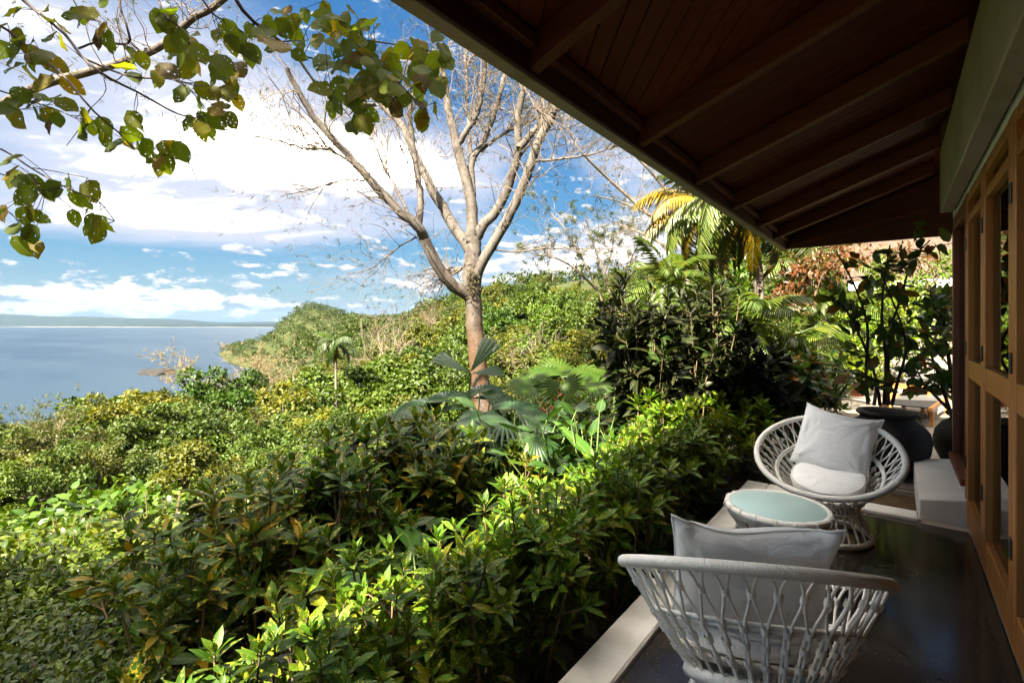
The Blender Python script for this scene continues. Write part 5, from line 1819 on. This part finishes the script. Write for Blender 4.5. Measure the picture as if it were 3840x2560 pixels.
def trunk_to(cc, r, h, w0, mat, nb=9):
    P = smooth_path([(0, 0, -.5), (.1 * h * r.normal() * .5, .1 * h * r.normal() * .5, h * .3), (0, 0, h * .62)], 8)
    paths = [(P, np.linspace(w0, w0 * .6, 8))]
    for i in r.permutation(len(cc))[:nb]:
        k = r.integers(4, 8)
        paths.append((smooth_path([P[k], (P[k] + cc[i]) / 2 + np.array([0, 0, -.03 * h]), cc[i]], 6), np.linspace(w0 * .45, w0 * .12, 6)))
    return tubes_me('trunk', paths, 5, mat)

rt_ = np.random.default_rng(55)
def variant(n, seed, W, Ht, L, clumps, cs, mat, **kw):
    me, cc = crown_me('crown', n, seed, W, Ht, L, clumps, cs, mat, **kw)
    return me, trunk_to(cc, rt_, Ht, Ht * .02, m_bark2)
# 10 m broadleaf trees in three levels of detail, plus sparse and bare kinds
NEARV = [variant(4600, 200 + i, 8.5, 9.5, .34, 28, .92, m_forest) for i in range(4)]
MIDV = [variant(2600, 220 + i, 8.5, 9.5, .48, 24, .96, m_forest) for i in range(5)]
FARV = [variant(1500, 240 + i, 9, 9.5, .65, 20, 1.15, m_forest) for i in range(4)]
TALLV = [variant(4600, 260 + i, 5.0, 11, .36, 30, 1.0, m_forest, z0=.25) for i in range(3)]

def bare_variant(seed, Ht, spread, sp_n, n_tip=1, leafL=.35, flat=False, depth=3):
    r = np.random.default_rng(seed)
    out, tips = [], []
    P = smooth_path([(0, 0, -.5), (.02 * Ht, 0, Ht * .2), (0, .01 * Ht, Ht * .36)], 6)
    out.append((P, np.linspace(Ht * .022, Ht * .016, 6)))
    for i in range(7):
        a = i * 2.4 + r.normal(0, .3)
        el = r.uniform(.25, .75) if flat else r.uniform(.6, 1.25)
        d = np.array([math.cos(a) * math.cos(el), math.sin(a) * math.cos(el), math.sin(el)])
        grow(P[r.integers(3, 6)], d, Ht * (.36 if flat else .30), Ht * .009, depth, r, out, tips, spread, .12, (2, 4) if depth < 4 else (2, 3), 5, .17, .66)
    tr_ = tubes_me('trunk', out, 4, m_barkd)
    if depth > 3:
        for P, rad in out:
            if rad[0] < Ht * .0035:
                for q in range(1, len(P)): tips.append((P[q], unit(P[q] - P[q - 1])))
    sel = [tips[i] for i in r.permutation(len(tips))[:int(len(tips) * sp_n)]]
    cr = sprays('crown', sel, n_tip, leafL * Ht / 10, 4, r, m_dry, tpl_card(.5, .1, .2))
    return cr, tr_
BAREV = [bare_variant(300 + i, 9.5, .85, .55, 2, .42) for i in range(3)]
FLATV = [bare_variant(310 + i, 8.5, .8, 1.0, 2, .34, True, 4) for i in range(2)]
SPARSEV = []
for i in range(3):
    cr, tr_ = bare_variant(320 + i, 10, .8, .9, 3, .5)
    cr.materials[0] = m_forest
    SPARSEV.append((cr, tr_))
VINE = [leafy_ball('foliage', 1900, (1.25, 1.25, .75), .115, m_vine, 60 + i, tpl_leaf(.55, .1, .25), .7, 26, .35, .38) for i in range(4)]
VINEF = [leafy_ball('foliage', 900, (2.0, 2.0, 1.35), .29, m_vine, 70 + i, tpl_leaf(.55, .1, .25), .7, 30, .3, .36) for i in range(4)]
TWV = twiggy('stems', np.random.default_rng(14), 14, .9, m_stem, .014)

SILX = [-200, 0, 40, 95, 150, 190, 230, 262, 290, 320, 345, 380, 420, 450, 490, 530, 570, 600, 640, 700, 800, 900, 1100]
SILY = [420, 408, 398, 388, 386, 374, 362, 348, 330, 318, 312, 310, 304, 296, 283, 280, 284, 280, 268, 250, 240, 240, 240]
def py_of(z, f): return HY - (z - EYE) / f * FPX
def tree(kind, me, tr_, x, y, z, sc, rz, label, cat, group, col, sq=1.0, two=True):
    t = link(kind, None, None, (x, y, z), (0, 0, rz), (sc * sq, sc * sq, sc))
    t.empty_display_size = .1
    tag(t, label, cat, group)
    c = link('crown', me, t); c.color = tuple(col) + (1,)
    if two: link('trunk', tr_, t)
    return t

KIND = {
    'green': ('broadleaf_tree', 'full green broadleaf tree in the mixed hillside forest', 'green trees of the hillside forest'),
    'olive': ('olive_tree', 'dull olive green tree with a thin crown in the hillside forest', 'olive trees of the hillside forest'),
    'yellow': ('yellowish_tree', 'yellow green tree catching the sun in the hillside forest', 'yellow green trees of the hillside forest'),
    'bare': ('bare_tree', 'nearly leafless tan tree standing among the green forest crowns', 'leafless trees of the hillside forest'),
    'tall': ('slender_tree', 'slender vine wrapped tree with a columnar crown', 'slender trees of the hillside forest'),
    'sparse': ('sparse_tree', 'feathery sparse tree with fine olive foliage on the hillside', 'feathery trees of the hillside forest')}
def forest():
    r = np.random.default_rng(91)
    placed = []
    bands = [(15, 24, 40, 210), (24, 38, 60, 230), (38, 62, 100, 230), (62, 110, 140, 230), (110, 190, 130, 330), (190, 330, 120, 330)]
    for f0, f1, n, pmin in bands:
        tries = 0; got = 0
        while got < n and tries < n * 40:
            tries += 1
            f = math.exp(r.uniform(math.log(f0), math.log(f1)))
            px = r.uniform(-60 if f < 70 else (180 if f < 110 else 250), 860)
            x, y = at2(px, f)
            z = float(H(x, y))
            if z < -57: continue
            if x > -2.5 and y < 26 and x < 6: continue
            fp = .34 * (4.0 if f < 24 else 6.0 if f < 62 else 7.2)
            if any((x - a) ** 2 + (y - b) ** 2 < (fp * .5 + c_ * .5) ** 2 for a, b, c_ in placed): continue
            sil = np.interp(px, SILX, SILY)
            if f < 24: sil = max(sil, np.interp(px, [0, 250, 380, 440, 500, 540, 640, 700, 800], [425, 432, 425, 412, 405, 390, 350, 300, 270]))
            elif f < 38: sil = max(sil, np.interp(px, [0, 150, 300, 420, 480, 540, 640, 700], [394, 384, 402, 380, 368, 342, 308, 285]))
            elif f < 62: sil = max(sil, np.interp(px, [0, 150, 300, 420, 480, 560, 640, 700], [396, 384, 360, 340, 330, 302, 282, 265]))
            kind = r.choice(['green', 'olive', 'yellow', 'bare', 'tall', 'sparse'], p=[.42, .19, .18, .05, .09, .07])
            if 230 < px < 440 and f > 55: kind = r.choice(['olive', 'bare', 'green', 'sparse'], p=[.36, .20, .28, .16])
            if abs(px - 337) < 15 and f < 60: sil = max(sil, 388)
            hgt = {'green': 8.5, 'olive': 8.5, 'yellow': 7.5, 'bare': 9, 'tall': 9.5, 'sparse': 9}[kind] * r.uniform(.75, 1.2)
            if f < 24: hgt *= .48
            elif f < 38: hgt *= .72
            hmax = EYE - (sil - HY) / FPX * f + r.normal(0, .008) * f - z
            if hmax < hgt * .42: continue
            hgt = min(hgt, hmax * r.uniform(.88, 1.0))
            if kind == 'tall': me, tr_ = TALLV[r.integers(3)]; H0 = 11
            elif kind == 'bare': me, tr_ = BAREV[r.integers(3)]; H0 = 9.2
            elif kind == 'sparse': me, tr_ = SPARSEV[r.integers(3)]; H0 = 9.5
            else:
                V_ = NEARV if f < 34 else MIDV if f < 120 else FARV
                me, tr_ = V_[r.integers(len(V_))]; H0 = 10.0
            sc = hgt / H0
            b = r.uniform(.78, 1.2)
            col = {'green': (.72 * b, .95 * b, .75 * b), 'olive': (1.0 * b, .92 * b, .95 * b), 'yellow': (1.5 * b, 1.3 * b, .7 * b), 'bare': (1, .95, .9), 'tall': (.75 * b, 1.0 * b, .6 * b), 'sparse': (1.15 * b, .98 * b, 1.0 * b)}[kind]
            nm, lab, grp = KIND[kind]
            wh = 'on the near slope below the croton rows' if f < 38 else 'on the far ridge under the clouds' if f > 110 else 'on the seaward side of the pale trunk' if px < 472 else 'on the hill behind the bright fan palms'
            lab = lab.replace(' in the mixed hillside forest', '').replace(' in the hillside forest', '').replace(' among the green forest crowns', '').replace(' on the hillside', '') + ' ' + wh
            grp = grp.replace('of the hillside forest', wh)
            tree(nm, me, tr_, x, y, z, sc, r.uniform(0, 6.28), lab, 'tree', grp, col, r.uniform(.95, 1.25), True)
            placed.append((x, y, fp)); got += 1
forest()

def named_trees():
    r = np.random.default_rng(8)
    def put(kind, V, px, f, pytop, lab, col, H0, sq=1.0, rz=0.0):
        x, y = at2(px, f); z = float(H(x, y))
        h = EYE - (pytop - HY) / FPX * f - z
        tree(kind, V[0], V[1], x, y, z, h / H0, rz, lab, 'tree', None, col, sq)
    put('bare_tree', FLATV[0], 226, 70, 350, 'pale flat topped tree standing out against the sea', (1.7, 1.5, 1.2), 8.4, 1.0, 1)
    put('bare_tree', BAREV[2], 282, 62, 340, 'wide leafless tree with tan tangled branches below the headland', (1.2, 1.0, .7), 9.2, 1.7, 2)
    put('bare_tree', BAREV[0], 386, 88, 289, 'tall bare grey tree rising against the sky left of the pale trunk', (.9, .85, .9), 9.6, 1.0, 0)
    put('bare_tree', BAREV[1], 440, 95, 293, 'bare brown crowned tree just beside the tall pale trunk', (1.1, .85, .6), 9.6, 1.1, 3)
    put('slender_tree', TALLV[0], 547, 44, 300, 'narrow bright green vine column right beside the pale trunk', (.85, 1.25, .5), 10.4, 1.1, 1)
    put('slender_tree', TALLV[1], 500, 60, 300, 'deep green rounded column of foliage against the pale trunk', (.6, 1.0, .5), 10.4, 1.3, 2)
    put('yellowish_tree', NEARV[1], 112, 30, 387, 'golden yellow bamboo like shrub tree before the sea', (1.7, 1.35, .5), 9.6, .9, 2)
    put('yellowish_tree', NEARV[2], 160, 34, 391, 'yellow green bushy tree beside the golden one at the slope edge', (1.7, 1.35, .5), 9.6, .9, 1)
    put('olive_tree', SPARSEV[0], 30, 26, 400, 'thin grey olive tree at the far edge of the slope above the water', (.95, .9, 1.0), 9.0, 1.1, 1)
    put('broadleaf_tree', NEARV[0], 222, 32, 366, 'round dark green tree at the edge of the slope under the pale flat topped one', (.55, .95, .6), 9.6, .9, 0)
    # coconut palm with its slim trunk on the slope
    x, y = at2(336, 46); p = at(336, 342, 46)
    feather_palm((x, y, float(H(x, y))), p[2], 18, FR, 1.2, 'lone coconut palm with a thin pale trunk on the wooded slope', None, tr=.13, dead=3, seed=44, cat='palm', name='coconut_palm', els=(-40, 75), col=(.8, 1.0, .9))
    # wispy leaning tree against the clouds
    f = 21
    x, y = at2(622, f); z = float(H(x, y)); base = np.array([x, y, z])
    t = empty('leaning_tree', (x, y, z)); tag(t, 'thin leaning tree with wispy olive leaf tufts against the white clouds', 'tree')
    out, tips = [], []
    for st in ([(625, 372), (612, 330), (598, 290), (575, 245), (560, 222), (548, 212)], [(625, 372), (618, 320), (604, 275), (592, 240), (585, 215)], [(612, 330), (622, 290), (630, 262), (640, 240)], [(598, 290), (570, 265), (545, 255), (530, 258)], [(604, 275), (612, 250), (614, 228)]):
        P = smooth_path([at(a, b, f + .3 * math.sin(a)) - base for a, b in st], 14)
        out.append((P, np.linspace(.06, .02, 14)))
        for q in range(13):
            k = r.integers(5, 14)
            grow(P[k], unit(r.normal(0, 1, 3) + np.array([0, 0, .2])), r.uniform(.5, 1.0), .014, 1, r, out, tips, .8, .05, (2, 3), 4, .25)
    link('trunk', tubes_me('trunk', out, 4, m_barkd), t)
    c = link('crown', sprays('crown', tips, 4, .30, 6, r, m_forest, tpl_card(.4, .05, .1)), t); c.color = (.95, .95, .7, 1)
    # twiggy tree whose branches reach up behind the eave
    f = 18
    x, y = at2(690, f); z = float(H(x, y)); base = np.array([x, y, z])
    t = empty('twiggy_tree', (x, y, z)); tag(t, 'fine twigged half bare tree reaching up behind the roof edge', 'tree')
    out, tips = [], []
    for st in ([(690, 360), (688, 290), (680, 240), (650, 215), (615, 200), (590, 195)], [(688, 290), (668, 250), (640, 232), (612, 222)], [(680, 240), (672, 200), (640, 160), (605, 130), (590, 110)], [(672, 200), (690, 150), (680, 100)], [(650, 215), (610, 180), (580, 150), (570, 130)]):
        P = smooth_path([at(a, b, f + .4 * math.sin(a * .3)) - base for a, b in st], 16)
        out.append((P, np.linspace(.075, .02, 16)))
        for q in range(22):
            k = r.integers(4, 16)
            grow(P[k], unit(r.normal(0, 1, 3) + np.array([0, 0, .1])), r.uniform(.5, 1.3), .015, 2, r, out, tips, .85, .05, (2, 3), 4, .27)
    link('trunk', tubes_me('trunk', out, 4, m_bark2), t)
    c = link('crown', sprays('crown', tips[::2], 2, .2, 5, r, m_forest, tpl_card(.35, .05, .1)), t); c.color = (.9, .8, .8, 1)
named_trees()

def garden_trees():
    r = np.random.default_rng(4)
    for (x, y, h, lab) in ((2.0, 27, 12, 'tall garden tree rising behind the neighbouring bungalow'), (6.5, 26, 13, 'broad garden tree behind the far corner of the neighbouring roof'), (-2.5, 23, 9.5, 'green garden tree beside the neighbouring bungalow'),
                           (7.5, 13.5, 9, 'garden tree shading the inner side of the patio'), (11, 20, 12, 'large tree beyond the patio behind the house')):
        me, tr_ = NEARV[r.integers(4)]
        tree('broadleaf_tree', me, tr_, x, y, float(H(x, y)), h / 10, r.uniform(0, 6), lab, 'tree', None, (.7, .9, .6))
garden_trees()

def slope_shrubs():
    r = np.random.default_rng(33)
    n = 0
    def shrub(px, f, me, sc, col, lab, grp, nm='vine_shrub'):
        x, y = at2(px, f)
        z = float(H(x, y))
        t = link(nm, None, None, (x, y, z + .25 * sc), (0, 0, r.uniform(0, 6.28)), (sc, sc, sc * r.uniform(.8, 1.15)))
        t.empty_display_size = .1
        tag(t, lab, 'shrub', grp)
        link('stems', TWV, t)
        o = link('foliage', me, t); o['kind'] = 'stuff'; o.color = col + (1,)
    placed = []
    tries = 0
    while n < 150 and tries < 6000:
        tries += 1
        f = math.exp(r.uniform(math.log(5.6), math.log(26)))
        px = r.uniform(-260, 620)
        x, y = at2(px, f)
        if x > -4.3 and y < 7: continue
        if px > 420 and f < 8.5: continue
        sp = .62 if f < 11 else 1.05
        if any((x - a) ** 2 + (y - b) ** 2 < (sp) ** 2 for a, b in placed): continue
        placed.append((x, y))
        b = r.uniform(.8, 1.2)
        cset = [(.62 * b, .95 * b, .8 * b), (1.0 * b, 1.05 * b, .7 * b), (1.25 * b, 1.15 * b, .6 * b), (.75 * b, 1.0 * b, .7 * b)]
        col = cset[r.integers(4)]
        if f < 11: me = VINE[r.integers(4)]; sc = r.uniform(.75, 1.25)
        else: me = VINEF[r.integers(4)]; sc = r.uniform(.75, 1.2)
        shrub(px, f, me, sc, col, 'sunlit vine covered shrub on the slope below the croton rows', 'vine covered shrubs on the slope')
        n += 1
    for i in range(16):
        px = r.uniform(-190, 95); f = r.uniform(3.4, 6.2)
        b = r.uniform(.8, 1.2)
        shrub(px, f, VINE[i % 4], r.uniform(.5, .75), ((.8 * b, .85 * b, .6 * b), (.6 * b, .75 * b, .55 * b))[i % 2], 'sunlit vine covered shrub on the slope below the croton rows', 'vine covered shrubs on the slope')
    for px, f_ in ((75, 2.7), (30, 2.5), (120, 2.9), (-20, 2.4), (95, 2.3), (150, 2.35)):
        shrub(px, f_, VINE[int(f_ * 10) % 4], .42, (.5, .62, .5), 'low shaded vine clump at the end of the outer croton row', 'shaded vine clumps by the croton row')  # shade put into the tint, darker than the sunlit vines
    # a few withered ones
    dry = leafy_ball('foliage', 700, (1.1, 1.1, .7), .12, m_dry, 88, tpl_card(.4, .1, .3), .7, 14, .5, .4)
    for px, f, sc, lab in ((292, 27, 1.3, 'withered tan shrub between green crowns near the slope edge'), (40, 7.2, .7, 'dry brown tangle low on the slope of vines'), (330, 15, 1.0, 'dry brown vine tangle in the middle of the green slope')):
        shrub(px, f, dry, sc, (1.1, .85, .7), lab, None, 'withered_shrub')
slope_shrubs()

def ground_cover():
    r = np.random.default_rng(71)
    # creepers over the slope, growing sparser and larger with distance
    N = 52000
    f = np.exp(r.uniform(math.log(4.2), math.log(75), N))
    px = r.uniform(-320, 900, N)
    rr = (px - 512) / FPX * f
    x = rr * CT - f * ST; y = rr * ST + f * CT
    ok = ~((x > -4.0) & (y < 6.0)) & ~((x > -2.2) & (y > 5) & (y < 18) & (x < 6))
    x, y, f = x[ok], y[ok], f[ok]
    z = H(x, y)
    n = len(x)
    L = .09 + .011 * f
    hump = (np.sin(x * 1.9 + np.sin(y * 1.1) * 2) * np.sin(y * 1.6 + np.sin(x * .8) * 1.5) * .5 + .5) * (.15 + .035 * f)
    pos = np.stack([x, y, z + r.uniform(.0, .8, n) * hump + .02], 1)
    Y = unit(r.normal(0, 1, (n, 3)) * np.array([1, 1, .35])); Z = unit(np.array([0, 0, 1.0]) + r.normal(0, .45, (n, 3)))
    o = link('ground_cover', leaves_me('ground_cover', tpl_card(.62, .1, .15), pos, Y, Z, L * r.uniform(.7, 1.3, n), r.random(n), m_vine))
    o.color = (.85, .85, .7, 1)
    tag(o, 'creeping green ground cover spread over the slope', 'ground cover', None, 'stuff')
    # fallen leaves and low litter under the hedges
    n = 2600
    x = r.uniform(-4.2, -1.15, n); y = r.uniform(-.5, 6.4, n)
    pos = np.stack([x, y, H(x, y) + .015], 1)
    o = link('fallen_leaves', leaves_me('fallen_leaves', tpl_leaf(.45, .1, .2), pos, r.normal(0, 1, (n, 3)) * np.array([1, 1, .15]), np.array([0, 0, 1.0]) + r.normal(0, .2, (n, 3)), r.uniform(.05, .12, n), r.random(n), m_dry))
    o.color = (.6, .45, .35, 1)
    tag(o, 'dry fallen leaves lying in the soil under the hedges', 'leaf litter', None, 'stuff')
ground_cover()

def headland():
    r = np.random.default_rng(17)
    N = 1500
    V3 = []
    pos, Y, Z, sz, rn = [], [], [], [], []
    k = 0
    while k < 1500:
        if k < 500: f, px = r.uniform(600, 1250), r.uniform(212, 430)
        else: f, px = math.exp(r.uniform(math.log(170), math.log(1250))), r.uniform(205, 760)
        x, y = at2(px, f); z = float(H(x, y))
        if z < -58: continue
        k += 1
        w_ = r.uniform(4, 8) * (.7 if f < 320 else 1); h = w_ * r.uniform(.8, 1.2)
        m = 80
        d = unit(r.normal(0, 1, (m, 3)) + np.array([0, 0, .6]))
        pos.append(np.array([x, y, z + h * .75]) + d * np.array([w_, w_, h]) * r.uniform(.5, 1.05, (m, 1)) * .8)
        Y.append(unit(d + r.normal(0, .6, (m, 3)))); Z.append(unit(d + np.array([0, 0, .7]) + r.normal(0, .4, (m, 3))))
        sz.append(r.uniform(1.5, 3.0, m) * (.6 if f < 320 else 1)); rn.append(np.clip(r.random() * .6 + r.random(m) * .4, 0, .999))
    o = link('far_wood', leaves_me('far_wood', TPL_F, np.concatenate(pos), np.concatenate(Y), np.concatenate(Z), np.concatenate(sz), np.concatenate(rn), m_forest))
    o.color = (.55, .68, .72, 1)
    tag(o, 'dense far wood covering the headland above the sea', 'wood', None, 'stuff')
    # low rock in the water off the point
    bm = bmesh.new(); bmesh.ops.create_icosphere(bm, subdivisions=4, radius=1)
    for v in bm.verts:
        nz = .22 * math.sin(v.co.x * 5) * math.sin(v.co.y * 4 + 1) + .12 * math.sin(v.co.x * 11 + v.co.z * 7)
        v.co = Vector((v.co.x * 26 * (1 + nz), v.co.y * 16 * (1 + nz), v.co.z * 6 * (1 + nz)))
    me = bpy.data.meshes.new('sea_rock'); bm.to_mesh(me); bm.free(); me.materials.append(m_islet)
    x, y = at2(158, 590)
    o = link('sea_rock', me, None, (x, y, -60)); tag(o, 'low dark rock in the sea off the wooded point', 'rock')
headland()
# ------------------------------------------------------------------ air between here and the far shore
def haze():
    o = box('haze', -24000, 9000, -9000, 24000, -64, 520, None, None, 0)
    m = bpy.data.materials.new('haze_air'); m.use_nodes = True
    k = NT(m.node_tree)
    out = k.n('ShaderNodeOutputMaterial')
    v = k.n('ShaderNodeVolumePrincipled')
    v.inputs['Color'].default_value = (.50, .74, 1.0, 1)
    v.inputs['Density'].default_value = HAZE
    v.inputs['Anisotropy'].default_value = 0.0
    k.l(v.outputs[0], out.inputs['Volume'])
    o.data.materials.append(m)
    tag(o, 'thin sea haze over the bay', 'haze', None, 'stuff')
HAZE = 6e-6
haze()
